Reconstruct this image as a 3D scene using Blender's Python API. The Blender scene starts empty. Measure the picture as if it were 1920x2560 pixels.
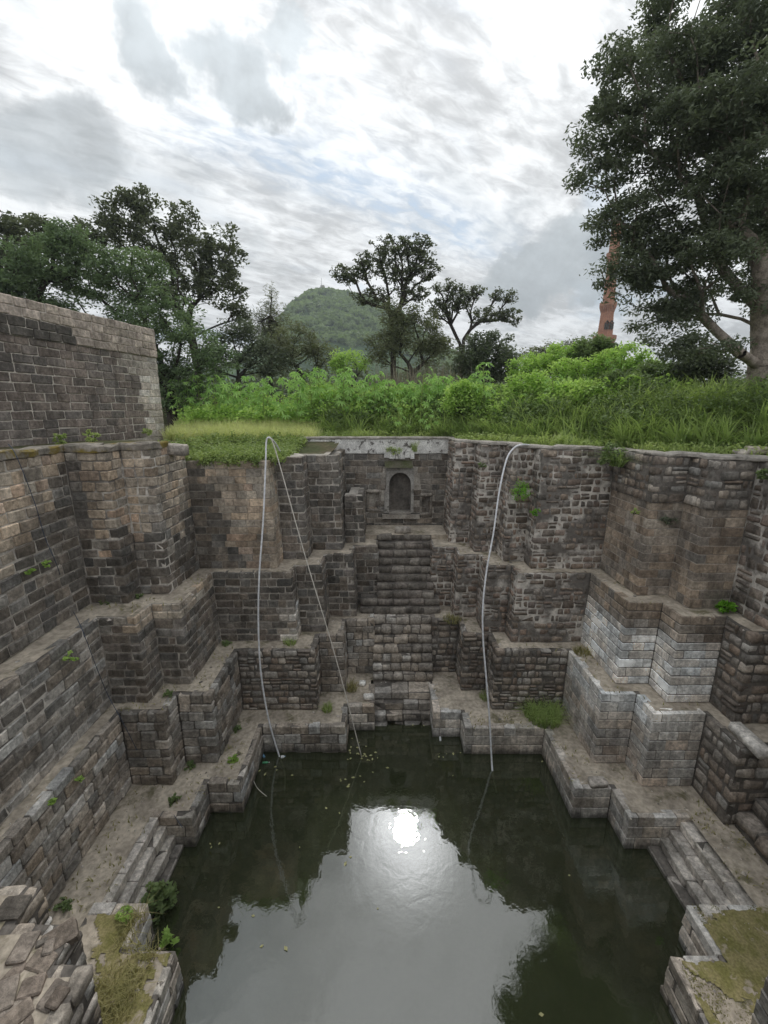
import bpy, bmesh, math, random
import numpy as np
from mathutils import Vector, Matrix
R = random.Random(7)
NP = np.random.default_rng(7)
S = bpy.context.scene
COL = S.collection
rad = math.radians

# ------------------------------------------------------------------ camera, sky, sun, exposure
F, CX, CY, CAMZ = 1085.0, 960.0, 1280.0, 14.0
YAW, PIT = math.atan(-2.0 / F), math.atan(257.0 / F)
cam_d = bpy.data.cameras.new('camera')
cam_d.sensor_fit = 'HORIZONTAL'; cam_d.sensor_width = 36.0; cam_d.lens = 36.0 * F / 1920.0
cam_d.clip_start = 0.1; cam_d.clip_end = 20000
cam = bpy.data.objects.new('camera', cam_d); COL.objects.link(cam)
cam.location = (0, 0, CAMZ); cam.rotation_euler = (math.pi / 2 - PIT, 0, YAW)
S.camera = cam
S.view_settings.view_transform = 'Standard'; S.view_settings.look = 'None'
S.view_settings.exposure = 0.5; S.view_settings.gamma = 1.0; S.view_settings.use_curve_mapping = False
S.cycles.use_denoising = True
S.cycles.max_bounces = 6; S.cycles.diffuse_bounces = 3; S.cycles.glossy_bounces = 3
S.cycles.transparent_max_bounces = 6; S.cycles.transmission_bounces = 3
S.cycles.caustics_reflective = False; S.cycles.caustics_refractive = False

_f = Vector((-math.sin(YAW) * math.cos(PIT), math.cos(YAW) * math.cos(PIT), -math.sin(PIT)))
_r = Vector((math.cos(YAW), math.sin(YAW), 0)); _u = _r.cross(_f)
def ray(px, py): return _f + _r * ((px - CX) / F) - _u * ((py - CY) / F)
def atz(px, py, z): d = ray(px, py); return d * ((z - CAMZ) / d.z) + Vector((0, 0, CAMZ))
def aty(px, py, y): d = ray(px, py); return d * (y / d.y) + Vector((0, 0, CAMZ))
def atx(px, py, x): d = ray(px, py); return d * (x / d.x) + Vector((0, 0, CAMZ))

SUN_EL, SUN_AZ = rad(49.5), rad(3.6)       # ahead of the camera, a touch to the right, behind thin cloud
SUN_DIR = Vector((math.sin(SUN_AZ) * math.cos(SUN_EL), math.cos(SUN_AZ) * math.cos(SUN_EL), math.sin(SUN_EL)))
sun_d = bpy.data.lights.new('sun', 'SUN'); sun_d.energy = 0.8; sun_d.angle = rad(1.8); sun_d.color = (1.0, 0.96, 0.9)
sun = bpy.data.objects.new('sun', sun_d); COL.objects.link(sun)
sun.rotation_euler = (-SUN_DIR).to_track_quat('-Z', 'Y').to_euler()

class NT:
    """tiny node-tree helper"""
    def __init__(s, tree): s.t = tree; s.t.nodes.clear()
    def n(s, typ, ins=None, **props):
        nd = s.t.nodes.new(typ)
        for k, v in props.items(): setattr(nd, k, v)
        for k, v in (ins or {}).items(): s.put(nd.inputs[k], v)
        return nd
    def put(s, sock, v):
        if isinstance(v, bpy.types.NodeSocket): s.t.links.new(v, sock)
        elif isinstance(v, bpy.types.Node): s.t.links.new(v.outputs[0], sock)
        else: sock.default_value = v[:3] if sock.type == 'VECTOR' and len(v) == 4 else v
    def m(s, op, a, b=0.0, c=0.0, clamp=False):
        nd = s.t.nodes.new('ShaderNodeMath'); nd.operation = op; nd.use_clamp = clamp
        s.put(nd.inputs[0], a); s.put(nd.inputs[1], b); s.put(nd.inputs[2], c); return nd.outputs[0]
    def v(s, op, a, b=(0, 0, 0), scale=None):
        nd = s.t.nodes.new('ShaderNodeVectorMath'); nd.operation = op
        s.put(nd.inputs[0], a); s.put(nd.inputs[1], b)
        if scale is not None: s.put(nd.inputs['Scale'], scale)
        return nd.outputs['Value'] if op in ('DOT_PRODUCT', 'LENGTH', 'DISTANCE') else nd.outputs[0]
    def noise(s, vec, scale, detail=4.0, rough=0.55, dist=0.0, dim='3D'):
        nd = s.t.nodes.new('ShaderNodeTexNoise'); nd.noise_dimensions = dim
        s.put(nd.inputs['Vector'], vec); s.put(nd.inputs['Scale'], scale); nd.inputs['Detail'].default_value = detail
        nd.inputs['Roughness'].default_value = rough; nd.inputs['Distortion'].default_value = dist
        return nd.outputs[0]
    def ramp(s, x, lo, hi, a=0.0, b=1.0):
        nd = s.t.nodes.new('ShaderNodeMapRange'); nd.interpolation_type = 'SMOOTHSTEP'
        s.put(nd.inputs[0], x); nd.inputs[1].default_value = lo; nd.inputs[2].default_value = hi
        nd.inputs[3].default_value = a; nd.inputs[4].default_value = b; return nd.outputs[0]
    def mix(s, f, a, b, blend='MIX'):
        nd = s.t.nodes.new('ShaderNodeMix'); nd.data_type = 'RGBA'; nd.blend_type = blend
        s.put(nd.inputs[0], f); s.put(nd.inputs[6], a); s.put(nd.inputs[7], b); return nd.outputs[2]
    def map(s, vec, scale=(1, 1, 1), rot=(0, 0, 0), loc=(0, 0, 0)):
        nd = s.t.nodes.new('ShaderNodeMapping'); s.put(nd.inputs[0], vec)
        nd.inputs['Scale'].default_value = scale; nd.inputs['Rotation'].default_value = rot; nd.inputs['Location'].default_value = loc
        return nd.outputs[0]
def c4(c, k=1.0): return (c[0] * k, c[1] * k, c[2] * k, 1.0)

world = bpy.data.worlds.new('World'); S.world = world; world.use_nodes = True
world.cycles.sampling_method = 'MANUAL'; world.cycles.sample_map_resolution = 512
def build_sky():
    t = NT(world.node_tree)
    sky = t.n('ShaderNodeTexSky', sky_type='NISHITA'); sky.sun_disc = False
    sky.sun_elevation = SUN_EL; sky.sun_rotation = SUN_AZ; sky.air_density = 1.2; sky.dust_density = 2.0; sky.altitude = 500
    d = t.n('ShaderNodeTexCoord').outputs['Generated']
    sep = t.n('ShaderNodeSeparateXYZ', {0: d})
    z = t.m('MAXIMUM', sep.outputs[2], 0.0)
    inv = t.m('DIVIDE', 1.0, t.m('ADD', z, 0.16))
    p = t.n('ShaderNodeCombineXYZ', {0: t.m('MULTIPLY', sep.outputs[0], inv), 1: t.m('MULTIPLY', sep.outputs[1], inv), 2: 0.0}).outputs[0]
    p2 = t.map(p, (1, 1, 1), (0, 0, rad(-34)))          # along and across the wind
    s2 = t.n('ShaderNodeSeparateXYZ', {0: p2}); U, V = s2.outputs[0], s2.outputs[1]
    veil = t.noise(t.map(p2, (1.0, 2.1, 1), (0, 0, 0), (2.3, 0.6, 0)), 1.0, 7, 0.64, 0.25, '2D')
    fib = t.noise(t.map(p2, (9, 19, 1)), 1.0, 4, 0.62, 0.35, '2D')
    shade = t.noise(t.map(p, (1, 1, 1), (0, 0, 0.5), (9, 3, 0)), 1.1, 4, 0.6, 0.3, '2D')
    tex = t.m('ADD', t.m('ADD', t.m('MULTIPLY', veil, 0.5), t.m('MULTIPLY', fib, 0.24)), t.m('MULTIPLY', shade, 0.26))
    # one long thin place in the veil where the blue shows, and scattered smaller ones
    band = t.m('DIVIDE', t.m('SUBTRACT', V, t.m('ADD', 1.24, t.m('MULTIPLY', veil, 0.34))), 0.15)
    band = t.m('POWER', 2.718, t.m('MULTIPLY', t.m('MULTIPLY', band, band), -1.0))
    band = t.m('MULTIPLY', band, t.m('MULTIPLY', t.ramp(U, 0.1, 0.7), t.ramp(U, 1.2, 1.9, 1.0, 0.0)))
    band = t.m('MULTIPLY', band, t.ramp(fib, 0.30, 0.62, 1.0, 0.35))
    gaps = t.m('MULTIPLY', t.ramp(t.noise(t.map(p2, (0.6, 1.6, 1), (0, 0, 0), (7.4, 4.1, 0)), 1.0, 4, 0.6, 0.3, '2D'), 0.56, 0.74), 0.55)
    blue_f = t.m('MAXIMUM', t.m('MULTIPLY', band, 0.95), gaps)
    # lower broken cumulus: ragged grey patches
    cum = t.noise(t.map(p, (1, 1.25, 1), (0, 0, 0), (5.2, 1.7, 3.0)), 1.55, 5, 0.62, 0.3, '2D')
    low = t.m('MULTIPLY', t.ramp(cum, 0.54, 0.74), 0.5)
    wn = t.n('ShaderNodeTexNoise', {'Vector': d, 'Scale': 8.0, 'Detail': 5.0, 'Roughness': 0.62})
    dw = t.v('ADD', d, t.v('SCALE', t.v('SUBTRACT', wn.outputs['Color'], (0.5, 0.5, 0.5)), scale=0.2))
    edge = wn.outputs[0]
    def puff(px, py, ax, ay, soft=0.5, a_=1.0):
        c = ray(px, py).normalized(); e1 = c.cross(Vector((0, 0, 1))).normalized(); e2 = e1.cross(c).normalized()
        a = t.m('DIVIDE', t.v('DOT_PRODUCT', dw, tuple(e1)), ax); b = t.m('DIVIDE', t.v('DOT_PRODUCT', dw, tuple(e2)), ay)
        q = t.m('ADD', t.m('MULTIPLY', a, a), t.m('MULTIPLY', b, b))
        q = t.m('ADD', q, t.m('MULTIPLY', t.m('LESS_THAN', t.v('DOT_PRODUCT', d, tuple(c)), 0.0), 9.0))
        return t.ramp(q, 1.0 - soft, 1.0 + soft, a_, 0.0)
    puffs = None
    for a in ((1400, 690, .15, .05, .35), (1490, 640, .10, .07, .45), (610, 195, .065, .05, .6), (400, 110, .05, .075, .6),
              (745, 112, .045, .032, .6, .9), (150, 400, .10, .06, .7, .8), (330, 450, .14, .035, .9, .4)):
        q = puff(*a); puffs = q if puffs is None else t.m('MAXIMUM', puffs, q)
    low = t.m('MAXIMUM', low, puffs)
    cosd = t.m('MAXIMUM', t.v('DOT_PRODUCT', d, tuple(SUN_DIR)), 0.0)
    glow = t.m('POWER', cosd, 9.0); core = t.m('POWER', cosd, 420.0)
    grad = t.m('ADD', 0.84, t.m('MULTIPLY', z, 0.6))      # overcast sky: brighter towards the zenith
    lum = t.m('MULTIPLY', t.m('MULTIPLY', t.ramp(tex, 0.40, 0.585, 4.2, 7.9), grad), t.m('ADD', 1.0, t.m('MULTIPLY', glow, 0.12)))
    lum = t.m('ADD', lum, t.m('MULTIPLY', core, 55.0))
    white = t.v('SCALE', (0.965, 0.985, 1.0), scale=lum)
    glum = t.m('MULTIPLY', t.m('MULTIPLY', t.ramp(edge, 0.3, 0.7, 2.7, 4.5), grad), t.m('ADD', 1.0, t.m('MULTIPLY', glow, 0.5)))
    grey = t.v('SCALE', (0.87, 0.95, 1.0), scale=glum)
    blue = t.mix(0.7, sky.outputs[0], (3.3, 4.4, 5.5, 1))
    c = t.mix(blue_f, white, blue)
    c = t.mix(t.m('MULTIPLY', low, 0.88), c, grey)
    bg = t.n('ShaderNodeBackground', {0: c, 1: 0.1})
    t.n('ShaderNodeOutputWorld', {0: bg})
build_sky()

# ------------------------------------------------------------------ object helpers
def tag(o, label=None, cat=None, group=None, kind=None):
    for k, v in (('label', label), ('category', cat), ('group', group), ('kind', kind)):
        if v: o[k] = v
    return o
def obj(name, me, mat=None, parent=None):
    if mat is not None and not me.materials: me.materials.append(mat)
    o = bpy.data.objects.new(name, me); COL.objects.link(o)
    if parent is not None: o.parent = parent
    return o
def empty(name, loc=(0, 0, 0)):
    o = bpy.data.objects.new(name, None); COL.objects.link(o); o.location = loc; o.empty_display_size = 0.2; return o
def mesh(name, V, Fc, smooth=False):
    me = bpy.data.meshes.new(name); me.from_pydata([tuple(v) for v in V], [], [tuple(f) for f in Fc]); me.update()
    if smooth: me.polygons.foreach_set('use_smooth', [True] * len(me.polygons))
    return me
def mesh_np(name, V, nq, smooth=False, col=None):
    """V: (n,k,3) array of separate k-gons"""
    V = np.asarray(V, dtype=np.float32); n, k = V.shape[:2]
    me = bpy.data.meshes.new(name); me.vertices.add(n * k); me.vertices.foreach_set('co', V.reshape(-1))
    me.loops.add(n * k); me.loops.foreach_set('vertex_index', np.arange(n * k, dtype=np.int32))
    me.polygons.add(n); me.polygons.foreach_set('loop_start', np.arange(0, n * k, k, dtype=np.int32))
    me.polygons.foreach_set('loop_total', np.full(n, k, dtype=np.int32))
    if col is not None:
        a = me.attributes.new('tint', 'FLOAT', 'POINT'); a.data.foreach_set('value', np.repeat(np.asarray(col, np.float32), k))
    me.update(calc_edges=True)
    return me
class MB:
    def __init__(s): s.V = []; s.F = []
    def add(s, V, Fc): o = len(s.V); s.V += [tuple(v) for v in V]; s.F += [tuple(i + o for i in f) for f in Fc]
    def box(s, a, b, jit=0.0):
        x0, y0, z0 = a; x1, y1, z1 = b
        V = [(x, y, z) for x in (x0, x1) for y in (y0, y1) for z in (z0, z1)]
        if jit: V = [tuple(c + R.uniform(-jit, jit) for c in v) for v in V]
        s.add(V, [(0, 1, 3, 2), (4, 6, 7, 5), (0, 4, 5, 1), (2, 3, 7, 6), (0, 2, 6, 4), (1, 5, 7, 3)])
    def tube(s, pts, rads, sides=6, cap=True):
        pts = [Vector(p) for p in pts]; n = len(pts); V = []; Fc = []
        up = Vector((0.31, 0.17, 0.93))
        for i, p in enumerate(pts):
            t = (pts[min(i + 1, n - 1)] - pts[max(i - 1, 0)]).normalized()
            a = t.cross(up)
            if a.length < 1e-3: a = t.cross(Vector((1, 0, 0)))
            a.normalize(); b = t.cross(a); r = rads[i] if hasattr(rads, '__len__') else rads
            for k in range(sides):
                w = 2 * math.pi * k / sides; V.append(p + a * (r * math.cos(w)) + b * (r * math.sin(w)))
        for i in range(n - 1):
            for k in range(sides):
                k2 = (k + 1) % sides
                Fc.append((i * sides + k, i * sides + k2, (i + 1) * sides + k2, (i + 1) * sides + k))
        if cap: Fc.append(tuple(range(sides - 1, -1, -1))); Fc.append(tuple((n - 1) * sides + k for k in range(sides)))
        s.add(V, Fc)
    def lathe(s, prof, c, sides=24, flute=0.0):
        V = []; Fc = []
        for r, z in prof:
            for k in range(sides):
                w = 2 * math.pi * k / sides; rr = r * (1 + (flute if k % 2 else 0.0)); V.append((c[0] + rr * math.cos(w), c[1] + rr * math.sin(w), c[2] + z))
        for i in range(len(prof) - 1):
            for k in range(sides):
                k2 = (k + 1) % sides; Fc.append((i * sides + k, i * sides + k2, (i + 1) * sides + k2, (i + 1) * sides + k))
        Fc.append(tuple(range(sides - 1, -1, -1))); Fc.append(tuple((len(prof) - 1) * sides + k for k in range(sides)))
        s.add(V, Fc)
    def build(s, name, mat, parent=None, smooth=False): return obj(name, mesh(name, s.V, s.F, smooth), mat, parent)
def catmull(P, n=8):
    P = [Vector(p) for p in P]; out = []
    for i in range(len(P) - 1):
        a, b, c, d = P[max(i - 1, 0)], P[i], P[i + 1], P[min(i + 2, len(P) - 1)]
        for k in range(n):
            t = k / n
            out.append(0.5 * ((2 * b) + (c - a) * t + (2 * a - 5 * b + 4 * c - d) * t * t + (3 * b - a - 3 * c + d) * t ** 3))
    out.append(P[-1]); return out
def vnoise(x, y, s=1.0, seed=0.0):
    """cheap smooth value noise for shaping, -1..1"""
    x = x * s + seed * 7.13; y = y * s + seed * 3.71
    return (math.sin(x * 1.7 + 1.3 * math.sin(y * 1.1 + seed)) + math.sin(y * 2.3 + 1.7 * math.sin(x * 0.9 - seed)) + math.sin((x + y) * 3.1 + seed * 2)) / 3.0

# ------------------------------------------------------------------ materials
def mat_new(name):
    m = bpy.data.materials.new(name); m.use_nodes = True; t = NT(m.node_tree)
    return m, t
def finish(t, col, rough=0.9, bump=None, bstr=0.5, bdist=0.02, spec=0.25, **kw):
    b = t.n('ShaderNodeBsdfPrincipled', {'Base Color': col, 'Roughness': rough, 'Specular IOR Level': spec})
    for k, v in kw.items(): t.put(b.inputs[k], v)
    if bump is not None:
        bp = t.n('ShaderNodeBump', {'Height': bump, 'Strength': bstr, 'Distance': bdist}); t.put(b.inputs['Normal'], bp.outputs[0])
    t.n('ShaderNodeOutputMaterial', {0: b}); return b
def mat_stone():
    m, t = mat_new('stone'); pos = t.n('ShaderNodeNewGeometry').outputs['Position']; oi = t.n('ShaderNodeObjectInfo')
    base = oi.outputs['Color']; rnd = oi.outputs['Random']
    loc = t.v('ADD', pos, t.v('SCALE', (13.0, 7.0, 5.0), scale=rnd))
    fine = t.noise(loc, 9.0, 6, 0.65); coarse = t.noise(loc, 2.6, 3, 0.6); grain = t.noise(loc, 45.0, 3, 0.6)
    streak = t.noise(t.map(pos, (3.2, 3.2, 0.28)), 1.0, 5, 0.6)
    stain = t.noise(pos, 0.75, 5, 0.6, 0.4)
    k = t.m('MULTIPLY', t.ramp(fine, 0.25, 0.75, 0.62, 1.36), t.ramp(coarse, 0.3, 0.7, 0.8, 1.2))
    k = t.m('MULTIPLY', k, t.ramp(streak, 0.34, 0.62, 0.8, 1.1))
    k = t.m('MULTIPLY', k, t.ramp(stain, 0.36, 0.62, 0.72, 1.12))
    k = t.m('MULTIPLY', k, t.ramp(grain, 0.2, 0.8, 0.85, 1.15))
    c = t.v('SCALE', base, scale=t.m('MULTIPLY', k, 1.08))
    wet = t.ramp(t.m('ADD', t.n('ShaderNodeSeparateXYZ', {0: pos}).outputs[2], t.m('MULTIPLY', t.m('SUBTRACT', streak, 0.5), 0.7)), 0.06, 0.30, 0.42, 1.0)   # damp, algae-dark band at the waterline
    c = t.v('SCALE', c, scale=wet)
    lich = t.m('MULTIPLY', t.ramp(t.noise(pos, 5.5, 6, 0.7, 0.3), 0.62, 0.70), t.ramp(t.noise(pos, 0.9, 2), 0.45, 0.62))
    c = t.mix(t.m('MULTIPLY', lich, 0.55), c, (0.42, 0.41, 0.38, 1))
    h = t.m('ADD', t.m('MULTIPLY', fine, 0.7), t.m('ADD', t.m('MULTIPLY', coarse, 0.8), t.m('MULTIPLY', grain, 0.25)))
    finish(t, c, 0.92, h, 0.85, 0.05, 0.18); return m
def mat_noise(name, a, b, scale=3.0, bump=0.4, bd=0.02, rough=0.95, extra=None, detail=6, lo=.35, hi=.65):
    m, t = mat_new(name); pos = t.n('ShaderNodeNewGeometry').outputs['Position']
    n1 = t.noise(pos, scale, detail, 0.62); n2 = t.noise(pos, scale * 7, 4, 0.6)
    c = t.mix(t.ramp(n1, lo, hi), c4(a), c4(b)); c = t.v('SCALE', c, scale=t.ramp(n2, 0.25, 0.75, 0.72, 1.25))
    if extra is not None:
        ec, es, lo2, hi2 = extra; c = t.mix(t.ramp(t.noise(pos, es, 6, 0.65, 0.3), lo2, hi2), c, c4(ec))
    finish(t, c, rough, t.m('ADD', n1, t.m('MULTIPLY', n2, 0.5)), bump, bd, 0.15); return m
def mat_plain(name, a, rough=0.6, spec=0.3, **kw):
    m, t = mat_new(name); pos = t.n('ShaderNodeNewGeometry').outputs['Position']
    c = t.v('SCALE', c4(a), scale=t.ramp(t.noise(pos, 9.0, 3), 0.3, 0.7, 0.82, 1.15)); finish(t, c, rough, spec=spec, **kw); return m
def mat_leaf(name, a, b, trans=0.35, clump=0.8, rough=0.6):
    """foliage: two greens mixed by clump and by leaf, light shining through"""
    m, t = mat_new(name); pos = t.n('ShaderNodeNewGeometry').outputs['Position']
    tint = t.n('ShaderNodeAttribute', attribute_name='tint').outputs['Fac']
    n = t.noise(pos, clump, 3, 0.6)
    f = t.m('ADD', t.m('MULTIPLY', t.ramp(n, 0.3, 0.7), 0.6), t.m('MULTIPLY', tint, 0.5), clamp=True)
    c = t.mix(f, c4(a), c4(b))
    pr = t.n('ShaderNodeBsdfPrincipled', {'Base Color': c, 'Roughness': rough, 'Specular IOR Level': 0.25})
    tr = t.n('ShaderNodeBsdfTranslucent', {'Color': t.v('MULTIPLY', c, (1.15, 1.2, 0.85))})
    mx = t.n('ShaderNodeMixShader', {0: trans, 1: pr.outputs[0], 2: tr.outputs[0]})
    t.n('ShaderNodeOutputMaterial', {0: mx}); return m

M = {}
M['stone'] = mat_stone()
M['mortar_light'] = mat_noise('mortar_light', (.60, .56, .51), (.17, .155, .14), 0.8, 0.6, 0.02, lo=.42, hi=.58)
M['mortar_warm'] = mat_noise('mortar_warm', (.52, .48, .43), (.27, .245, .215), 1.6, 0.6, 0.02)
M['mortar_pale'] = mat_noise('mortar_pale', (.58, .53, .475), (.42, .375, .335), 1.6, 0.6, 0.02)
M['mortar_dark'] = mat_noise('mortar_dark', (.11, .10, .09), (.2, .18, .16), 1.5, 0.6, 0.02)
M['earth'] = mat_noise('earth', (.52, .455, .37), (.34, .295, .24), 0.9, 0.8, 0.03, extra=((.16, .145, .09), 1.3, .54, .70))
M['earth_mossy'] = mat_noise('earth_mossy', (.20, .17, .125), (.13, .13, .06), 1.3, 0.8, 0.03, extra=((.10, .12, .035), 1.1, .48, .62))
M['soil'] = mat_noise('soil', (.06, .07, .03), (.10, .085, .05), 0.8, 0.6, 0.05)
M['coping'] = mat_noise('coping', (.40, .37, .33), (.26, .24, .215), 1.4, 0.6, 0.02, extra=((.13, .125, .105), 2.4, .58, .7))
M['coping_mossy'] = mat_noise('coping_mossy', (.29, .26, .225), (.18, .165, .14), 1.4, 0.8, 0.03, extra=((.17, .13, .035), 0.9, .5, .6))
M['plaster'] = mat_noise('plaster', (.40, .385, .36), (.27, .255, .235), 1.8, 0.5, 0.015, extra=((.11, .105, .095), 1.9, .54, .66))
M['plaster_white'] = mat_noise('plaster_white', (.78, .77, .74), (.55, .54, .52), 2.2, 0.5, 0.015, extra=((.14, .13, .12), 2.8, .57, .64))
M['mossy_slab'] = mat_noise('mossy_slab', (.085, .095, .045), (.13, .12, .09), 2.0, 0.6, 0.02)
M['hose'] = mat_plain('hose', (.72, .73, .76), 0.35, 0.5)
M['rope'] = mat_plain('rope', (.66, .62, .56), 0.8)
M['wire'] = mat_plain('wire', (.05, .065, .10), 0.6)
M['bark'] = mat_noise('bark', (.36, .31, .265), (.19, .16, .135), 3.0, 1.0, 0.06)
M['bark_dark'] = mat_noise('bark_dark', (.07, .06, .05), (.04, .034, .03), 3.0, 0.8, 0.04)
M['red_stone'] = mat_noise('red_stone', (.42, .21, .135), (.33, .16, .105), 0.5, 0.4, 0.1)
M['leaf_dark'] = mat_leaf('leaf_dark', (0.085, 0.105, 0.07), (0.185, 0.22, 0.14), .3)
M['leaf_mid'] = mat_leaf('leaf_mid', (0.1, 0.15, 0.06), (0.25, 0.33, 0.135), .35)
M['leaf_feather'] = mat_leaf('leaf_feather', (0.1, 0.15, 0.082), (0.22, 0.3, 0.15), .35, 0.5)
M['leaf_airy'] = mat_leaf('leaf_airy', (0.085, 0.1, 0.062), (0.17, 0.195, 0.11), .3)
M['leaf_olive'] = mat_leaf('leaf_olive', (0.12, 0.135, 0.08), (0.22, 0.24, 0.135), .35)
M['leaf_bright'] = mat_leaf('leaf_bright', (0.26, 0.42, 0.09), (0.54, 0.72, 0.22), .42)
M['leaf_broad'] = mat_leaf('leaf_broad', (0.25, 0.44, 0.12), (0.5, 0.72, 0.26), .3, 0.7, 0.45)
M['leaf_cover'] = mat_leaf('leaf_cover', (.15, .22, .065), (.38, .46, .17), .38, 1.6)
M['leaf_vivid'] = mat_leaf('leaf_vivid', (0.14, 0.34, 0.03), (0.25, 0.5, 0.06), .42, 3.0)
M['grass_tall'] = mat_leaf('grass_tall', (0.13, 0.205, 0.06), (0.42, 0.53, 0.19), .38, 0.6)
M['grass_lime'] = mat_leaf('grass_lime', (0.26, 0.35, 0.11), (0.46, 0.54, 0.21), .4, 0.6)
M['grass_yellow'] = mat_leaf('grass_yellow', (.42, .48, .18), (.68, .69, .36), .4, 0.7)
M['grass_dry'] = mat_leaf('grass_dry', (0.22, 0.22, 0.08), (0.4, 0.36, 0.17), .35, 0.9)
M['moss'] = mat_leaf('moss', (.15, .15, .055), (.27, .25, .10), .3, 0.9)
M['reed_dry'] = mat_leaf('reed_dry', (0.24, 0.21, 0.16), (0.36, 0.32, 0.26), .3, 0.9)
M['bottle_white'] = mat_plain('bottle_white', (.75, .76, .78), 0.3, 0.5)
M['bottle_green'] = mat_plain('bottle_green', (.12, .42, .22), 0.25, 0.5)
M['bottle_blue'] = mat_plain('bottle_blue', (.18, .38, .58), 0.25, 0.5)
M['dead_leaf'] = mat_plain('dead_leaf', (.34, .33, .16), 0.7)

# ------------------------------------------------------------------ masonry kit
Z1, Z2, Z3, Z4 = 1.25, 4.10, 7.25, 12.40
WCLS = (0.2, 0.3, 0.42, 0.58, 0.8, 1.1)
STYLE = {'ashlar': (0.012, 0.006, False), 'block': (0.03, 0.026, False), 'rubble': (0.048, 0.036, True)}
_sm = {}
def stone_mesh(style, w):
    wc = min(WCLS, key=lambda a: abs(math.log(a / w))); v = R.randrange(4); key = (style, wc, v)
    if key not in _sm:
        bev, jit, smooth = STYLE[style]; bm = bmesh.new(); bmesh.ops.create_cube(bm, size=1.0)
        for q in bm.verts:
            q.co = Vector((q.co.x * wc + R.uniform(-jit, jit), (q.co.y + 0.5) * 0.3 + R.uniform(-jit, jit) * (0.6 if q.co.y < 0 else 0), q.co.z * 0.33 + R.uniform(-jit, jit)))
        bmesh.ops.bevel(bm, geom=list(bm.edges), offset=min(bev, wc * 0.2), segments=1, affect='EDGES', profile=0.6)
        me = bpy.data.meshes.new('stone_' + style); bm.to_mesh(me); bm.free()
        if smooth: me.polygons.foreach_set('use_smooth', [True] * len(me.polygons))
        me.materials.append(M['stone']); _sm[key] = (me, wc)
    return _sm[key]
def put_stone(parent, style, p, ang, w, h, z, col, d=0.3, push=0.0, tilt=0.0, name='stone'):
    """p: face centre (x,y); ang: direction along the face; z: underside"""
    me, wc = stone_mesh(style, w); o = bpy.data.objects.new(name, me); COL.objects.link(o)
    nx, ny = math.sin(ang), -math.cos(ang)
    o.location = (p[0] + nx * push, p[1] + ny * push, z + h / 2); o.rotation_euler = (R.uniform(-tilt, tilt), R.uniform(-tilt, tilt), ang + R.uniform(-tilt, tilt))
    o.scale = (w / wc * R.choice((-1, 1)), d / 0.3, h / 0.33); o.color = (*col, 1); o.parent = parent
    return o
def seg_info(P, closed=False):
    n = len(P); nrm = []
    for i in range(n if closed else n - 1):
        a, b = P[i], P[(i + 1) % n]; L = math.hypot(b[0] - a[0], b[1] - a[1]); t = ((b[0] - a[0]) / L, (b[1] - a[1]) / L); nrm.append((t, (t[1], -t[0]), L))
    off = []
    for i in range(n):
        if closed: pr, nx = nrm[i - 1][1], nrm[i][1]
        else: pr = nrm[i - 1][1] if i > 0 else None; nx = nrm[i][1] if i < n - 1 else None
        if pr is None: o = (-nx[0], -nx[1])
        elif nx is None: o = (-pr[0], -pr[1])
        else:
            o = (-(pr[0] + nx[0]), -(pr[1] + nx[1]))
            if abs(pr[0] * nx[0] + pr[1] * nx[1]) > 0.5: o = (-pr[0], -pr[1])
        off.append(o)
    return nrm, off
def shift(P, m, closed=True):
    _, off = seg_info(P, closed); return [(p[0] + o[0] * m, p[1] + o[1] * m) for p, o in zip(P, off)]
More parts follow.
